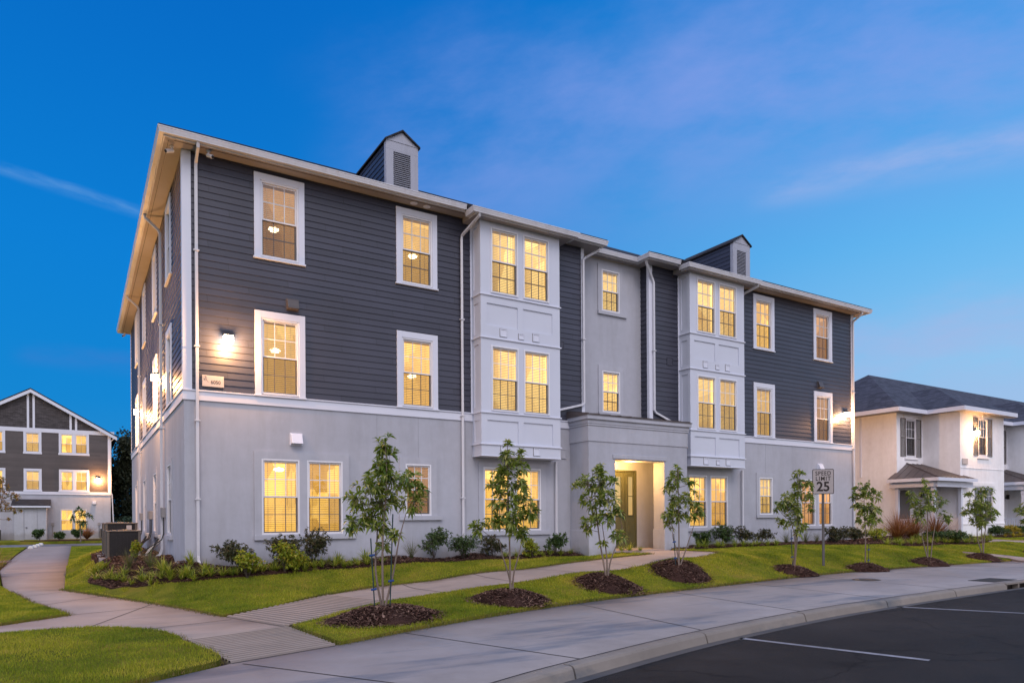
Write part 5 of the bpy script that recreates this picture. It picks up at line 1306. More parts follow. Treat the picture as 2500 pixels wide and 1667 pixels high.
# ------------------------------------------------------------------ gabled apartment block far left
GB = tag(empty('apartment_building', (0,54,0)), 'distant gabled apartment block with dark siding and lit yellow windows', 'apartment building')
GY = 54; gb0 = -.42; GXR = .4; GXL = -11.2; GF = Fac((0,GY,0), (1,0,0), (0,-1,0)); GC = (GXL+GXR)/2
def gpar(o): o.matrix_parent_inverse = Matrix.Translation((0,-54,0)); return o
gwin = []
for xc in (-5.3, -9.9): gwin += [(xc, z, .95, 1.62, 2) for z in (6.92, 3.72)]
gp_ = [(-2.86, 6.92), (-1.80, 6.92), (-2.86, 3.72), (-1.80, 3.72), (-7.75, 6.92), (-7.75, 3.72)]
gwin += [(x, z, .86, 1.62, 2) for x, z in gp_]
ggf = [(-2.88, .25, .92, 1.84, 2), (-1.88, .25, .92, 1.84, 2), (-8.0, .25, .92, 1.84, 2)]
mb = MB(); panel(mb, GF, GXL, GXR, gb0-.3, 3.5, [hole(x, z, w, h) for x, z, w, h, c in ggf]); GR = Fac((GXR,GY,0), (0,1,0), (1,0,0)); panel(mb, GR, 0, 20, gb0-.3, 3.5, []); gpar(mb.build('ground_floor_wall', M['stucco'], GB))
mb = MB(); lap(mb, GF, GXL, GXR, 3.5, 8.7, [hole(x, z, w, h) for x, z, w, h, c in gwin], pitch=.18); lap(mb, GR, 0, 20, 3.5, 8.7, [], pitch=.18); gpar(mb.build('siding', M['siding_dark'], GB))
mb = MB(); mb.poly([GF.p(GXL,8.7,0), GF.p(GXR,8.7,0), GF.p(GC,12.1,0)]); gpar(mb.build('gable_wall', M['shake'], GB))
mb = MB(); GF.box(mb, GXL-.02, GXR+.02, 3.36, 3.6, 0, .05); GF.box(mb, GXL-.02, GXR+.3, 8.62, 8.95, 0, .06); GF.box(mb, GXR-.2, GXR+.02, 3.6, 8.62, 0, .04)
sl2 = (12.1-8.7)/((GXR-GXL)/2)
for x in (GC-.28, GC+.12, GC+2.75, GC+3.15, GC-2.9, GC-3.3): GF.box(mb, x, x+.16, 8.95, 12.1-sl2*abs(x+.08-GC)-.1, 0, .05)
for s_ in (-1, 1):
    xe = GC+s_*((GXR-GXL)/2+.5); zt_ = 12.1; zb_ = 12.1-sl2*abs(xe-GC)
    mb.hexa([(GC,GY-.35,zt_-.22),(xe,GY-.35,zb_-.22),(xe,GY-.31,zb_-.22),(GC,GY-.31,zt_-.22),(GC,GY-.35,zt_+.06),(xe,GY-.35,zb_+.06),(xe,GY-.31,zb_+.06),(GC,GY-.31,zt_+.06)])
    mb.hexa([(GC,GY-.31,zt_-.16),(xe,GY-.31,zb_-.16),(xe,GY+.1,zb_-.16),(GC,GY+.1,zt_-.16),(GC,GY-.31,zt_-.1),(xe,GY-.31,zb_-.1),(xe,GY+.1,zb_-.1),(GC,GY+.1,zt_-.1)])
for xc in (-5.3, -9.9):
    for z in (3.6, 6.8): GF.box(mb, xc-.63, xc-.475, z, z+1.92, 0, .05); GF.box(mb, xc+.475, xc+.63, z, z+1.92, 0, .05); GF.box(mb, xc-.475, xc+.475, z+1.74, z+1.92, 0, .05); GF.box(mb, xc-.66, xc+.66, z-.04, z+.12, 0, .07)
for z in (3.6, 6.8):
    GF.box(mb, -3.44, -3.29, z, z+1.92, 0, .05); GF.box(mb, -1.37, -1.22, z, z+1.92, 0, .05); GF.box(mb, -3.29, -1.37, z+1.74, z+1.92, 0, .05); GF.box(mb, -2.43, -2.23, z+.12, z+1.74, 0, .05); GF.box(mb, -3.48, -1.18, z-.04, z+.12, 0, .07)
    GF.box(mb, -7.32, -7.17, z, z+1.92, 0, .05); GF.box(mb, -8.3, -7.32, z+1.74, z+1.92, 0, .05); GF.box(mb, -8.3, -7.15, z-.04, z+.12, 0, .07)
gpar(mb.build('white_trim', M['trim'], GB))
for x, z, w, h, c in gwin+ggf: o = window(GB, GF, x, z, W=w, Hh=h, cols=2, rows=1, lit='room_b' if z > 3 and w > .9 else 'room', blinds=(w > .9 and z > 3)); o.matrix_parent_inverse = Matrix.Translation((0,-54,0))
mb = MB()
for s_ in (-1, 1):
    xe = GC+s_*((GXR-GXL)/2+.55); zb_ = 12.17-sl2*abs(xe-GC); mb.hexa([(GC,GY-.36,12.17),(xe,GY-.36,zb_),(xe,GY+20,zb_),(GC,GY+20,12.17),(GC,GY-.36,12.27),(xe,GY-.36,zb_+.1),(xe,GY+20,zb_+.1),(GC,GY+20,12.27)])
gpar(mb.build('roof', M['shingle'], GB))
SH = Fac((0,GY-1.6,0), (1,0,0), (0,-1,0)); mb = MB(); panel(mb, SH, -6.5, -4.3, gb0-.2, 2.25, [(-5.85, -4.93, gb0-.2, 2.1)]); mb.quad((-4.3,GY-1.6,gb0-.2),(-4.3,GY,gb0-.2),(-4.3,GY,2.25),(-4.3,GY-1.6,2.25)); mb.quad((-6.5,GY-1.6,gb0-.2),(-6.5,GY,gb0-.2),(-6.5,GY,2.25),(-6.5,GY-1.6,2.25)); gpar(mb.build('utility_closet', M['stucco'], GB))
mb = MB(); SH.box(mb, -5.83, -4.95, gb0, 2.08, -.06, -.02); dd = gpar(mb.build('door', M['stucco_band'], GB)); mb = MB(); SH.box(mb, -5.74, -5.62, .55, .60, -.02, .05); gpar(mb.build('handle', M['fixture'], dd)); dd.children[0].matrix_parent_inverse = dd.matrix_parent_inverse @ Matrix.Identity(4) if False else Matrix.Identity(4)
mb = MB(); mb.hexa([(-6.7,GY-1.85,2.36),(-4.03,GY-1.85,2.36),(-4.03,GY,2.36),(-6.7,GY,2.36),(-6.7,GY-1.85,2.42),(-4.03,GY-1.85,2.42),(-4.03,GY,2.95),(-6.7,GY,2.95)]); gpar(mb.build('canopy_roof', M['shingle'], GB))
mb = MB(); mb.box(-6.72,GY-1.9,2.22,-4.01,GY-1.855,2.36); gpar(mb.build('canopy_fascia', M['trim'], GB))
mb = MB(); mb.tube([(.75,GY-.25,8.55), (.72,GY-.2,8.4), (.42,GY-.1,8.1), (.42,GY-.1,3.6), (.50,GY-.1,3.4), (.62,GY-.1,.2)], .06, 4); gpar(mb.build('downspout', M['gutter'], GB))
mb = MB(); GF.box(mb, -1.0, -.72, 2.55, 2.80, 0, .12); gpar(mb.build('vent_hood', M['trim'], GB, bevel=.01))
for x in (-4.0, -.6): mb = MB(); GF.box(mb, x, x+.2, .7, .95, 0, .1); mb.tube([GF.p(x+.1,.7,.05), GF.p(x+.08,-.3,.05)], .03, 5); gpar(mb.build('electrical_box', M['metal'], GB))
wall_lamp(GF, -.56, 4.78, 650, 'glowing wall lamp at the right end of the distant gabled block', 'wall lamps of the distant block')
t = make_ac(.8, 'air conditioner at the left before the distant gabled block'); t.location = (-8.3, GY-1.6, gb0); t['group'] = 'air conditioners of the distant block'
t = make_ac(.8, 'air conditioner at the right end of the distant gabled block'); t.location = (-.45, GY-1.2, gb0); t['group'] = 'air conditioners of the distant block'
for i, (px, py) in enumerate(((71, 1259), (80, 1256.5), (87, 1254), (94, 1251.5))):
    X, Y = at_z(px, py, -.66); b = MB(); b.hexa([(X-.16,Y-.5,-.659),(X+.16,Y-.5,-.659),(X+.16,Y+.5,-.659),(X-.16,Y+.5,-.659),(X-.1,Y-.45,-.5),(X+.1,Y-.45,-.5),(X+.1,Y+.45,-.5),(X-.1,Y+.45,-.5)]); b = b.build('wheel_stop', M['white_cap'], None, bevel=.03)
    tag(b, ['nearest', 'second nearest', 'third nearest', 'farthest'][i]+' pale wheel stop of the four in the parking court', 'wheel stop', 'wheel stops in the parking court')
#PART5
# ------------------------------------------------------------------ vegetation
def leafset(P, D, L, W, rng, droop=.25, fold=.2):
    """P positions, D unit directions, L lengths, W widths -> verts, tris (5 verts, 4 tris per leaf)"""
    n = len(P); up = rng.normal(0, .55, (n, 3)); up[:, 2] += 1.1
    S = np.cross(D, up); S /= np.linalg.norm(S, axis=1)[:, None]+1e-9; N = np.cross(S, D)
    L = L[:, None]; W = W[:, None]; dr = np.zeros((n, 3)); dr[:, 2] = -1
    V = np.zeros((n, 5, 3)); V[:,0] = P; mid = P+D*L*.48+dr*L*droop*.18
    V[:,1] = mid+S*W*.5+N*W*fold; V[:,2] = mid; V[:,3] = mid-S*W*.5+N*W*fold; V[:,4] = P+D*L+dr*L*droop
    b = np.arange(n)[:, None]*5; Fc = np.concatenate([b+np.array([[0,2,1]]), b+np.array([[0,3,2]]), b+np.array([[2,4,1]]), b+np.array([[2,3,4]])], 1).reshape(-1, 3)
    return V.reshape(-1, 3), Fc
def rosettes(C, AX, rng, L=.15, W=.045, k=(8, 12), spread=(.45, 1.45)):
    P, D, LL, WW = [], [], [], []
    for c, ax in zip(C, AX):
        ax = ax/np.linalg.norm(ax); t = np.cross(ax, [0, 0, 1.]) if abs(ax[2]) < .9 else np.cross(ax, [1., 0, 0]); t /= np.linalg.norm(t); u = np.cross(ax, t)
        m = rng.integers(*k); a0 = rng.random()*6.28
        for i in range(m):
            a = a0+i*2.4; th = rng.uniform(*spread); d = ax*math.cos(th)+(t*math.cos(a)+u*math.sin(a))*math.sin(th)
            P.append(c-ax*rng.uniform(0, .07)); D.append(d); s = rng.uniform(.65, 1.15); LL.append(L*s); WW.append(W*s*rng.uniform(.8, 1.15))
    return np.array(P), np.array(D), np.array(LL), np.array(WW)
def make_tree(t, seed, leafmat, L=.15, W=.046, dens=150, group=None, cat='tree', kind='magnolia_tree', stem_r=.022, zb=None, basexy=None, bark='bark'):
    rng = np.random.default_rng(seed); X, Y = basexy if basexy else t['xy']; z = zb if zb is not None else H(X, Y)+.15
    dep = depth_of(X, Y); ppm = FOC/Q/dep    # photo pixels (2352 wide) per metre here
    bp = t['base']; zpx = lambda py: CAM[2]-( (py*Q-(CY-ROLL*(bp[0]*Q-CX)))/FOC*dep )
    def W3(px, py, dd=0):
        r = (px-bp[0])/ppm ; return np.array([X+RT[0]*r+FW[0]*dd-X, Y+RT[1]*r+FW[1]*dd-Y, zpx(py)-z])
    root = tag(empty(kind, (X, Y, z)), t['label'], cat, group)
    m = MB(); stems = []
    for i, (px, py) in enumerate(t['stems']):
        top = W3(px, py, rng.uniform(-.1, .1)); a = np.array([rng.uniform(-.05, .05), rng.uniform(-.05, .05), -.08]); pts = []
        mid1 = a*.6+top*.4+np.array([rng.uniform(-.05, .05), rng.uniform(-.05, .05), 0]); mid2 = a*.25+top*.75+np.array([rng.uniform(-.05, .05), rng.uniform(-.05, .05), 0])
        s = spline([tuple(a), tuple(mid1), tuple(mid2), tuple(top)], 7); n = len(s); rr = [stem_r*(1-.72*k/(n-1)) for k in range(n)]
        m.tube(s, rr, 7); stems += [(np.array(p), rr[k]) for k, p in enumerate(s)]
    SP = np.array([p for p, r in stems])
    Cs, AXs = [], []; tw = MB()
    for (px, py, r) in t['blobs']:
        c = W3(px, py, rng.uniform(-.5, .5)*min(.35, r/ppm)); rm = r/ppm; n = max(3, int(dens*rm*rm*rng.uniform(.85, 1.15)+2))
        q = c-np.array([0, 0, rm*.5]); cand = SP[:, 2] < q[2]+.02; S2 = SP[cand] if cand.any() else SP
        j = np.argmin(((S2-q)**2).sum(1)); st = S2[j]; tw.tube([tuple(st), tuple(st*.4+c*.6+np.array([0, 0, -.03])), tuple(c)], [.009, .006, .004], 5)
        for _ in range(n):
            v = rng.normal(0, 1, 3); v /= np.linalg.norm(v); rad = rm*rng.random()**.45*.92; p = c+v*rad; ax = v*.9+np.array([0, 0, .55])+rng.normal(0, .3, 3)
            Cs.append(p); AXs.append(ax)
            k = c+(p-c)*.35+rng.normal(0, .02, 3); tw.tube([tuple(c), tuple(k), tuple(p)], [.004, .003, .0022], 4, cap=False)
    m.build('trunk', M[bark], root, smooth=True); tw.build('branches', M[bark], root)
    P, D, LL, WW = rosettes(Cs, AXs, rng, L, W); V, Fc = leafset(P, D, LL, WW, rng, .38); npmesh('crown', V, Fc, M[leafmat], root)
    for (px, py) in t.get('stakes', []):
        s = MB(); a = W3(px+(bp[0]-px)*.35, bp[1], -.05); b = W3(px, py, -.05); a[2] = -.1; s.tube([tuple(a), tuple(b)], .010, 6); so_ = s.build('stake', M['stake'], root)
        s = MB()
        for u in (.35, .78): p = a*(1-u)+b*u; s.tube([tuple(p+np.array([-.04, 0, 0])), tuple(p+np.array([.05, 0, .01]))], .018, 6)
        build_each(s, 'tie', M['tie'], so_)
    return root
for i, t in enumerate(TREES):
    far = i > 3
    make_tree(t, 40+i, 'leaf', L=.145 if i < 5 else .155, W=.052 if i < 5 else .058, dens=265 if i < 5 else 180, group='young magnolias in mulch mounds along the front lawn', stem_r=.021)
X, Y = at_z(185, 1243, -.42)
make_tree(dict(base=(185,1243), label='small broad-leaved sapling before the distant gabled block', blobs=[(190,1180,9),(172,1188,8),(205,1184,8),(185,1199,10),(179,1170,5),(196,1196,8)], stems=[(184,1180)]), 71, 'leaf_green', L=.4, W=.1, dens=16, kind='young_tree', stem_r=.05, zb=-.40, basexy=(X, Y))
X, Y = at_z(-42, 1335, -.6)
make_tree(dict(base=(-42, 1335), label='sapling with green and reddish leaves reaching in at the left edge', blobs=[(-25,1110,40),(-10,1150,34),(8,1122,20),(26,1135,13),(40,1142,9),(20,1160,15),(48,1170,5),(36,1172,7),(22,1190,5),(-25,1190,26),(5,1100,12)], stems=[(-25,1120), (15,1130), (-45,1100)]), 72, 'leaf_autumn', L=.075, W=.03, dens=330, kind='crape_myrtle', stem_r=.03, zb=-.6, basexy=(X, Y))
# distant evergreens
def big_tree(X, Y, z, h, rw, seed, label, mat='leaf_far'):
    rng = np.random.default_rng(seed); root = tag(empty('evergreen_tree', (X, Y, z)), label, 'tree', 'dark trees behind the buildings')
    m = MB(); m.tube([(0,0,-.2),(.1,0,h*.4),(0,.1,h*.9)], [.28,.18,.04], 8)
    Cs = []
    for k in range(26):
        zz = rng.uniform(.08, .97)*h; pr = rw*(1-.55*(zz/h)**2)*rng.uniform(.5, 1); a = rng.random()*6.28; c = np.array([math.cos(a)*pr*.75, math.sin(a)*pr*.75, zz]); Cs.append((c, rng.uniform(.7, 1.4)))
        m.tube([(0, 0, zz*.85), tuple(c)], [.06, .02], 4)
    m.build('trunk', M['bark_d'], root)
    P = []
    for c, r in Cs:
        n = int(190*r*r); v = rng.normal(0, 1, (n, 3)); v /= np.linalg.norm(v, axis=1)[:, None]; P.append(c+v*(r*rng.random(n)[:, None]**.4)*np.array([1, 1, 1.15]))
    P = np.concatenate(P); D = rng.normal(0, 1, P.shape); D[:, 2] -= .3; D /= np.linalg.norm(D, axis=1)[:, None]
    V, Fc = leafset(P, D, rng.uniform(.18, .42, len(P)), rng.uniform(.12, .25, len(P)), rng); npmesh('crown', V, Fc, M[mat], root)
for i, (x, y, h, rw, lb) in enumerate([(2.0, 62, 9.8, 2.0, 'lowest dark tree, against the end of the distant gabled block'), (3.9, 64, 13.2, 2.4, 'tall dark tree between the two grey buildings'), (6.8, 66, 15, 3, 'tallest dark tree, partly behind the side wall'), (.9, 68, 8.6, 2.2, 'dark tree low behind the corner of the distant block'), (3.0, 70, 11, 2.6, 'dark tree behind the other trees in the gap'), (10, 66, 14, 3, 'dark tree mostly hidden behind the apartment block')]):
    big_tree(x, y, -.5, h, rw, 80+i, lb)
def shrub_mesh(seed, w, h, n, L, W, mat, stems=7, name='shrub', up=.5, ros=True, zlow=.12):
    rng = np.random.default_rng(seed); Cs, AX = [], []; m = MB(); k = max(5, int(n*2.2/9))
    subs = [np.array([rng.uniform(-.55, .55)*w/2, rng.uniform(-.55, .55)*w/2, rng.uniform(.4, .85)*h]) for _ in range(stems)]
    for s in subs: m.tube([(0,0,-.04), tuple(s*.5+rng.normal(0, .02, 3)), tuple(s)], [.009,.006,.004], 5)
    for _ in range(k):
        s = subs[rng.integers(len(subs))]; v = rng.normal(0, 1, 3); v /= np.linalg.norm(v); p = s*np.array([1, 1, .9])+v*np.array([w*.30, w*.30, h*.30])*rng.random()**.5
        p[2] = min(max(p[2], zlow*h), h); Cs.append(p); AX.append(v+np.array([0, 0, up]))
        m.tube([tuple(s*.8), tuple(p)], [.003, .002], 4, cap=False)
    P, D, LL, WW = rosettes(Cs, AX, rng, L, W, (7, 11)); V, Fc = leafset(P, D, LL, WW, rng, .15)
    return m, V, Fc
def shrub(px0, px1, ytop, ybot, yp, label, mat='leaf_dark', seed=1, n=600, L=.055, W=.022, group='shrubs along the front wall', name='shrub', up=.5, plane=True):
    X, _ = at_y((px0+px1)/2, ybot, yp); z = H(X, yp)+.05; dep = depth_of(X, yp); w = (px1-px0)/(FOC/Q/dep)*1.3; _, zt = at_y((px0+px1)/2, ytop, yp); h = max(.15, zt-z)*1.05; n = int(n*1.8); L *= 1.25; W *= 1.35
    root = tag(empty(name, (X, yp, z)), label, 'shrub', group); m, V, Fc = shrub_mesh(seed, w, h, n, L, W, mat, up=up)
    m.build('stems', M['bark_d'], root); npmesh('leaves', V, Fc, M[mat], root); return root
# bed along the grey block, left to right in the photograph
SH_ = [(508,598,1230,1292,-.75,'bronze-green rounded shrub, first along the grey wall','leaf_dark',900,.055,.022),
 (540,596,1262,1302,-1.35,'small lime-leaved shrub in front of the first bronze shrub','leaf_lime',240,.06,.026),
 (608,686,1226,1286,-.7,'dark shrub under the left ground floor window, behind a yellow-green one','leaf_dark',800,.055,.022),
 (624,682,1242,1292,-1.25,'yellow-green shrub with orange tips under the left ground floor window','leaf_lime',420,.06,.026),
 (672,712,1262,1293,-1.15,'small bright lime shrub between two darker shrubs','leaf_lime',260,.055,.024),
 (690,748,1213,1276,-.7,'tall upright bronze-green shrub in front of the second window','leaf_dark',800,.05,.02),
 (964,1026,1213,1278,-.6,'green shrub on the bare wall between the nearest magnolia and the downspout','leaf_green',800,.05,.02),
 (1032,1095,1224,1277,-.6,'dark green shrub just left of the downspout beside the first bay','leaf_green',700,.05,.02),
 (1106,1166,1228,1276,-.6,'dark low shrub behind the narrow pointed magnolia','leaf_dark',650,.05,.02),
 (1202,1247,1237,1273,-.65,'light green loose shrub under the first bay','leaf_lime',300,.07,.03),
 (1257,1295,1225,1272,-.6,'green shrub just left of the porch','leaf_green',500,.06,.028),
 (1594,1632,1221,1256,-.65,'light green shrub just right of the porch','leaf_green',420,.07,.03),
 (1633,1684,1201,1254,-.6,'tall green shrub under the windows of the second bay','leaf_green',700,.055,.024),
 (1684,1727,1206,1253,-.6,'middle one of three dark shrubs right of the second bay','leaf_dark',600,.05,.022),
 (1727,1770,1211,1252,-.6,'small silvery dark shrub, last before the sign post','leaf_dark',560,.045,.02),
 (1893,1946,1210,1248,-1.0,'dark shrub behind the sign post','leaf_dark',700,.06,.026),
 (1938,1988,1212,1246,-.9,'dark shrub behind the single-trunked magnolia','leaf_dark',700,.06,.026),
 (1990,2038,1214,1250,-1.2,'yellow-green shrub right of the single-trunked magnolia','leaf_lime',480,.065,.03),
 (2132,2214,1216,1274,-1.9,'large dark green shrub at the right end of the bed by the white house','leaf_green',1300,.06,.026)]
for i, s in enumerate(SH_): shrub(s[0], s[1], s[2], s[3], s[4], s[5], s[6], 200+i, s[7], s[8], s[9])
for i, (a, b, lb, mt) in enumerate([(2276, 2312, 'dark green shrub right of the round crowned magnolia', 'leaf_green'), (2306, 2342, 'yellow shrub by the white house walk', 'leaf_gold'), (2336, 2372, 'green shrub at the right edge by the white house', 'leaf_green')]):
    shrub(a, b, 1206, 1232, -.55, lb, mt, 240+i, 700, .06, .028, 'shrubs beside the white house')
def strap_mesh(seed, n, L, w, spread, mat, name, droop=1.):
    rng = np.random.default_rng(seed); a = rng.random(n)*6.283; le = L*rng.uniform(.55, 1.1, n); sp = rng.uniform(.1, spread, n); w_ = w*rng.uniform(.7, 1.2, n)
    K = 5; V = np.zeros((n, K, 2, 3)); b0 = rng.normal(0, .012, (n, 2))
    for k in range(K):
        u = k/(K-1); out = le*sp*(u+.35*droop*u*u); zz = le*(u*np.cos(sp*.6)-droop*sp*.55*u**2.4); ww = w_*(1-u**2.2)*.5+.0006
        x = b0[:,0]+np.cos(a)*out; y = b0[:,1]+np.sin(a)*out
        V[:,k,0] = np.stack([x-np.sin(a)*ww, y+np.cos(a)*ww, zz], 1); V[:,k,1] = np.stack([x+np.sin(a)*ww, y-np.cos(a)*ww, zz], 1)
    idx = np.arange(n*K*2).reshape(n, K, 2); Fc = np.concatenate([np.stack([idx[:,k,0], idx[:,k,1], idx[:,k+1,1], idx[:,k+1,0]], 1) for k in range(K-1)])
    o = npmesh(name, V.reshape(-1, 3), Fc, M[mat] if isinstance(mat, str) else mat); return o
def place_copies(protos, spots, label, cat, group, smin=.8, smax=1.2, labels=None):
    first = set()
    for i, (x, y) in enumerate(spots):
        p = protos[i % len(protos)]
        if p not in first: o = p; first.add(p)
        else: o = p.copy(); COL.objects.link(o)
        s = random.uniform(smin, smax); o.location = (x, y, H(x, y)+.055); o.rotation_euler = (0, 0, random.random()*6.28); o.scale = (s, s, s*random.uniform(.85, 1.1))
        tag(o, labels[i] if labels else label, cat, group)
lir = [strap_mesh(300+i, 46, .26, .012, 1.1, 'strap', 'liriope_clump') for i in range(5)]
spots = []
def row(p0, p1, n, jit=.07, off=.06):
    for k in range(n):
        u = (k+.5)/n; x, y = hit(p0[0]+(p1[0]-p0[0])*u, p0[1]+(p1[1]-p0[1])*u, off); spots.append((x+random.uniform(-jit, jit), y+random.uniform(-jit, jit)))
row((215,1330),(300,1334),5); row((300,1338),(420,1332),6); row((420,1330),(560,1318),7); row((560,1317),(700,1308),8); row((700,1307),(850,1297),8); row((620,1296),(900,1290),9,.12); row((215,1322),(240,1305),4); row((250,1325),(470,1316),9,.14)
n1 = len(spots); row((1150,1281),(1300,1273),7); row((1300,1272),(1480,1263),8)
sp1 = list(spots); spots = []
place_copies(lir, sp1, 'small variegated liriope clump in the mulch edge before the grey wall', 'liriope clump', 'liriope clumps edging the front bed', 1.0, 1.5)
for x in np.arange(15.2, 19.5, .45): spots.append((x+random.uniform(-.1,.1), -1.12+random.uniform(-.12,.12)))
for x in np.arange(24.3, 33.4, .36): spots.append((x+random.uniform(-.1,.1), (-2.2 if x < 32.4 else -1.7)+random.uniform(-.2,.2)))
for x in np.arange(25.6, 33, .55): spots.append((x+random.uniform(-.1,.1), -1.6+random.uniform(-.2,.2)))
lir2 = [strap_mesh(320+i, 50, .30, .014, 1.1, 'strap', 'liriope_clump') for i in range(4)]
place_copies(lir2, spots, 'liriope clump in the curved bed right of the porch towards the white house', 'liriope clump', 'liriope clumps edging the right bed', 1.0, 1.45)
gold = [strap_mesh(330+i, 60, .26, .018, 1.2, 'leaf_gold', 'gold_liriope_clump') for i in range(3)]
place_copies(gold, [(37+.45*k+random.uniform(-.1,.1), -.95+random.uniform(-.1,.1)) for k in range(14)], 'golden strap-leaved clump edging the bed by the white house', 'liriope clump', 'golden clumps by the white house', .8, 1.2)
# muhly grasses: fine and wispy
mz = [strap_mesh(340+i, 130, .62, .0045, .75, 'wisp', 'muhly_grass', .7) for i in range(4)]
ms = [(297,1306,'wispy grass in front of the air conditioners'), (345,1306,'small wispy grass near the corner of the grey wall'), (473,1294,'thin wispy grass beside the corner downspout'), (776,1284,'wispy grass right of the tall bronze shrub'), (806,1283,'thin wispy grass against the wall behind the nearest magnolia'), (945,1282,'faint wispy grass left of the round green shrub'), (1806,1247,'wispy grass left of the sign post'), (1850,1247,'wispy blue-green grass directly behind the sign post'), (1876,1246,'wispy grass right of the sign post')]
place_copies(mz, [hit(px, py, .06) if px < 1000 else (at_y(px, py, -.7)[0], -.7) for px, py, l in ms], '', 'ornamental grass', 'wispy grasses in the beds', .85, 1.15, [l for _, _, l in ms])
bl = [strap_mesh(350+i, 60, .42, .018, 1.0, 'strap', 'daylily_clump') for i in range(2)]
ds = [(375,1316,'bright daylily clump left of the corner downspout'), (777,1296,'tall strap-leaved clump below the wispy grass'), (840,1291,'strap-leaved clump left of the nearest magnolia'), (438,1300,'strap-leaved clump beside the foot of the corner downspout')]
place_copies(bl, [hit(px, py, .06) for px, py, l in ds], '', 'daylily clump', 'daylily clumps in the front bed', .9, 1.1, [l for _, _, l in ds])
rg = [strap_mesh(360+i, 620, 1.4, .012, 1.0, 'redgrass', 'fountain_grass', .75) for i in range(3)]
rs = [(2062, 'large red-brown fountain grass behind the magnolia by the white house'), (2096, 'middle red-brown fountain grass of the three by the white house'), (2150, 'red-brown fountain grass behind the large dark shrub')]
place_copies(rg, [(at_y(px, 1240, -.9)[0], -.9) for px, l in rs], '', 'ornamental grass', 'red fountain grasses', .95, 1.1, [l for _, l in rs])
g = strap_mesh(370, 260, 1.1, .010, .9, 'redgrass', 'fountain_grass', .8); X, Y = at_z(-16, 1322, -.6); g.location = (X, Y, -.6); tag(g, 'orange-red fountain grass at the left edge beside the side path', 'ornamental grass')
# little lime conifer-like plant before the nearest air conditioner
shrub(300, 322, 1238, 1300, 3.9, 'upright lime-green plant in front of the nearest air conditioner', 'leaf_lime', 410, 200, .05, .03, 'shrubs along the side wall')
# shrubs and grass before the distant block
for i, (a, b, t_, y_, lb) in enumerate([(77,106,1224,1244,'left one of three round shrubs before the distant gabled block'), (124,148,1224,1243,'middle one of three round shrubs before the distant gabled block'), (166,188,1222,1243,'right one of three round shrubs before the distant gabled block')]):
    Y = 47.5; X = at_y((a+b)/2, y_, Y)[0]; dep = depth_of(X, Y); w = (b-a)/(FOC/Q/dep); root = tag(empty('shrub', (X, Y, -.4)), lb, 'shrub', 'round shrubs before the distant block')
    m, V, Fc = shrub_mesh(420+i, w, .85, 1100, .13, .06, 'leaf_green', zlow=.2); m.build('stems', M['bark_d'], root); npmesh('leaves', V, Fc, M['leaf_green'], root)
g = strap_mesh(430, 300, 1.3, .03, .9, 'redgrass', 'ornamental_grass', .7); X = at_y(200, 1240, 49.5)[0]; g.location = (X, 49.5, -.42); tag(g, 'brownish ornamental grass beside the sapling before the distant block', 'ornamental grass')
P = []
rng = np.random.default_rng(5)
for k in range(24):
    c = np.array([rng.uniform(.9, 7), rng.uniform(57, 62), rng.uniform(0, 1.4)-.3]); n = 180; v = rng.normal(0, 1, (n, 3)); v /= np.linalg.norm(v, axis=1)[:, None]; P.append(c+v*rng.uniform(.3, .8)*np.array([1.1, 1, .8]))
P = np.concatenate(P); D = rng.normal(0, 1, P.shape); D /= np.linalg.norm(D, axis=1)[:, None]; V, Fc = leafset(P, D, rng.uniform(.12, .3, len(P)), rng.uniform(.08, .16, len(P)), rng)
u = npmesh('undergrowth', V, Fc, M['bush_far']); tag(u, 'pale green undergrowth below the dark trees', None, None, 'stuff')

# ------------------------------------------------------------------ sky and light
W_ = bpy.data.worlds.new('World'); SC.world = W_; W_.use_nodes = True; nt = W_.node_tree; nt.nodes.clear()
class WN(NT):
    def __init__(s, t): s.t = t; s.out = s.n('ShaderNodeOutputWorld')
w = WN(nt); tc = w.n('ShaderNodeTexCoord'); DV = tc.outputs['Generated']; sp = w.n('ShaderNodeSeparateXYZ'); w.l(DV, sp.inputs[0]); Z = sp.outputs['Z']
def dot(v):
    x = w.n('ShaderNodeVectorMath', operation='DOT_PRODUCT'); w.l(DV, x.inputs[0]); x.inputs[1].default_value = v; return x.outputs['Value']
def rng_(x, a, b, smooth=True):
    m = w.n('ShaderNodeMapRange', interpolation_type='SMOOTHSTEP' if smooth else 'LINEAR'); w.l(x, m.inputs['Value']); m.inputs['From Min'].default_value = a; m.inputs['From Max'].default_value = b; return m.outputs['Result']
left = w.ramp(Z, [(0, srgb(50,145,208)), (.03, srgb(30,138,206)), (.15, srgb(0,132,210)), (.33, srgb(0,125,212)), (.62, srgb(0,101,194)), (.8, srgb(40,110,195)), (1, (.55,.66,.95,1))])
right = w.ramp(Z, [(0, srgb(178,180,214)), (.09, srgb(165,190,228)), (.19, srgb(138,197,240)), (.33, srgb(98,182,240)), (.5, srgb(34,152,230)), (.66, srgb(0,124,214)), (.8, srgb(40,110,195)), (1, (.55,.66,.95,1))])
front = w.mix(left, right, rng_(dot((RT[0], RT[1], 0)), -.35, .62))
back = w.ramp(Z, [(0, (1.15,1.0,1.0,1)), (.15, (1.25,1.14,1.22,1)), (.4, (1.05,1.10,1.38,1)), (1, (.55,.66,.95,1))])
col = w.mix(back, front, rng_(dot((FW[0], FW[1], 0)), -.45, .30))
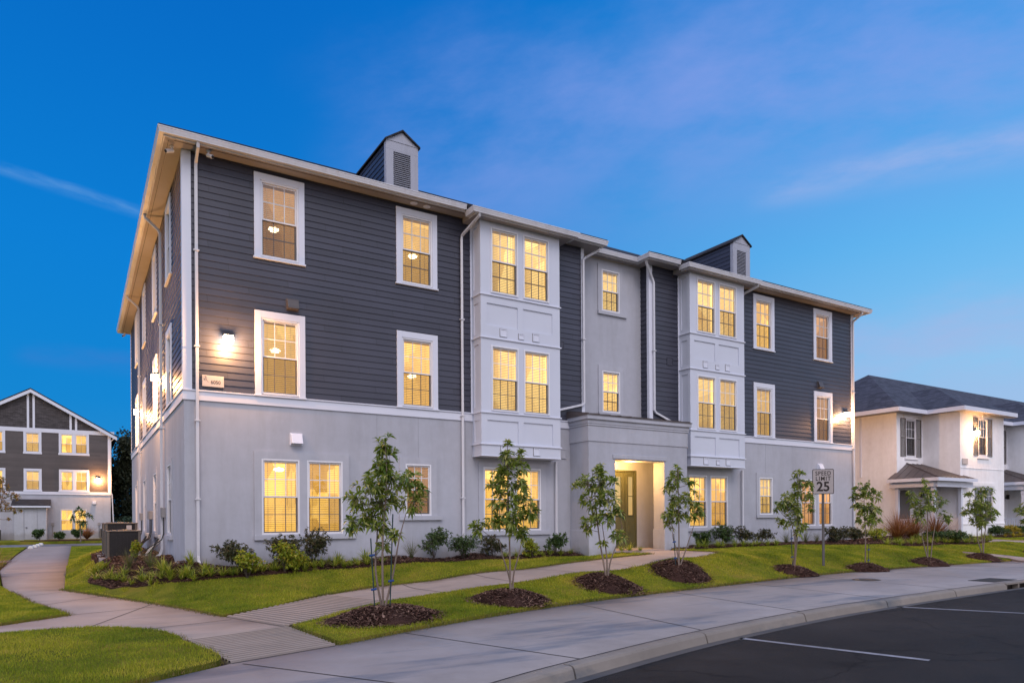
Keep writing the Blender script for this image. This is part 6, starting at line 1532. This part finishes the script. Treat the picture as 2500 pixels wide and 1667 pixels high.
def streak(a, b, width, lo, hi, colr, amt, nscale, stretch):
    """a band of thin high cloud along the great circle through two sky directions"""
    global col
    A_, B_ = Vector(ray(*a)).normalized(), Vector(ray(*b)).normalized(); n = A_.cross(B_).normalized(); t = (B_-A_).normalized()
    mp = w.n('ShaderNodeMapping'); mp.vector_type = 'POINT'
    cx = w.n('ShaderNodeCombineXYZ'); w.l(dot(tuple(t)), cx.inputs[0]); w.l(w.math('MULTIPLY', dot(tuple(n)), stretch), cx.inputs[1])
    nz = w.noise(cx.outputs[0], nscale, 6, .6)
    d = w.math('ABSOLUTE', w.math('ADD', dot(tuple(n)), w.math('MULTIPLY', w.math('SUBTRACT', nz, .5), width*1.1)))
    m1 = rng_(d, width, 0); s0, s1 = A_.dot(t), B_.dot(t); L = s1-s0
    m2 = w.math('MULTIPLY', rng_(dot(tuple(t)), s0+lo*L, s0+(lo+.22)*L), rng_(dot(tuple(t)), s0+hi*L, s0+(hi-.25)*L))
    f = w.math('MULTIPLY', w.math('MULTIPLY', m1, m2), w.math('MULTIPLY', rng_(nz, .25, .75), amt)); col = w.mix(col, colr, f)
streak((900,440), (2330,120), .20, -.15, 1.5, srgb(145,163,233), .6, 2.8, 2.2)
streak((1500,330), (2352,230), .12, -.1, 1.4, srgb(150,165,232), .35, 5, 3)
streak((-60,368), (330,492), .010, -.2, 1.25, srgb(110,165,225), .5, 12, 5)
streak((1750,450), (2400,320), .03, -.1, 1.3, srgb(176,186,232), .5, 6, 4)
streak((1900,850), (2420,790), .10, -.3, 1.4, srgb(170,180,225), .6, 4, 3)
streak((80,815), (420,850), .02, -.2, 1.2, srgb(70,120,200), .4, 7, 3)
sky = w.n('ShaderNodeTexSky'); sky.sky_type = 'NISHITA'; sky.sun_disc = False; sky.sun_elevation = math.radians(4)
SUN_AZ = math.atan2(-.95, -.30)     # direction towards the afterglow
sky.sun_rotation = math.pi/2-SUN_AZ
ad = w.n('ShaderNodeMix', data_type='RGBA', blend_type='ADD'); ad.inputs[0].default_value = .003; w.l(col, ad.inputs[6]); w.l(sky.outputs[0], ad.inputs[7])
bg = w.n('ShaderNodeBackground'); w.l(ad.outputs[2], bg.inputs['Color']); bg.inputs['Strength'].default_value = 1.; w.l(bg.outputs[0], w.out.inputs['Surface'])
sl_ = bpy.data.lights.new('sun', 'SUN'); sl_.energy = 1.35; sl_.angle = math.radians(32); sl_.color = (1., .85, .76)
so2 = bpy.data.objects.new('sun', sl_); COL.objects.link(so2); el = math.radians(50)
dv = Vector((math.cos(SUN_AZ)*math.cos(el), math.sin(SUN_AZ)*math.cos(el), math.sin(el))); so2.rotation_euler = dv.to_track_quat('Z', 'Y').to_euler()

# ------------------------------------------------------------------ camera
cd = bpy.data.cameras.new('camera'); cam = bpy.data.objects.new('camera', cd); COL.objects.link(cam); SC.camera = cam
cd.sensor_width = 36; cd.sensor_fit = 'HORIZONTAL'; cd.lens = FOC/2500*36; cd.shift_y = (CY-833.5)/2500; cd.clip_end = 2000; cd.clip_start = .1
x = Vector((RT[0], RT[1], -ROLL)).normalized(); y = Vector((ROLL*RT[0], ROLL*RT[1], 1)).normalized(); zc_ = Vector((-FW[0], -FW[1], 0))
cam.matrix_world = Matrix(((x.x, y.x, zc_.x, CAM[0]), (x.y, y.y, zc_.y, CAM[1]), (x.z, y.z, zc_.z, CAM[2]), (0, 0, 0, 1)))
SC.view_settings.view_transform = 'Standard'; SC.view_settings.look = 'None'; SC.view_settings.exposure = 0; SC.view_settings.gamma = 1
SC.render.engine = 'CYCLES'; SC.cycles.use_denoising = True; SC.cycles.max_bounces = 7; SC.cycles.transparent_max_bounces = 16; SC.cycles.caustics_reflective = False; SC.cycles.caustics_refractive = False
SC.cycles.sample_clamp_indirect = 6
try: SC.cycles.denoiser = 'OPENIMAGEDENOISE'; SC.cycles.denoising_input_passes = 'RGB_ALBEDO_NORMAL'
except Exception: pass
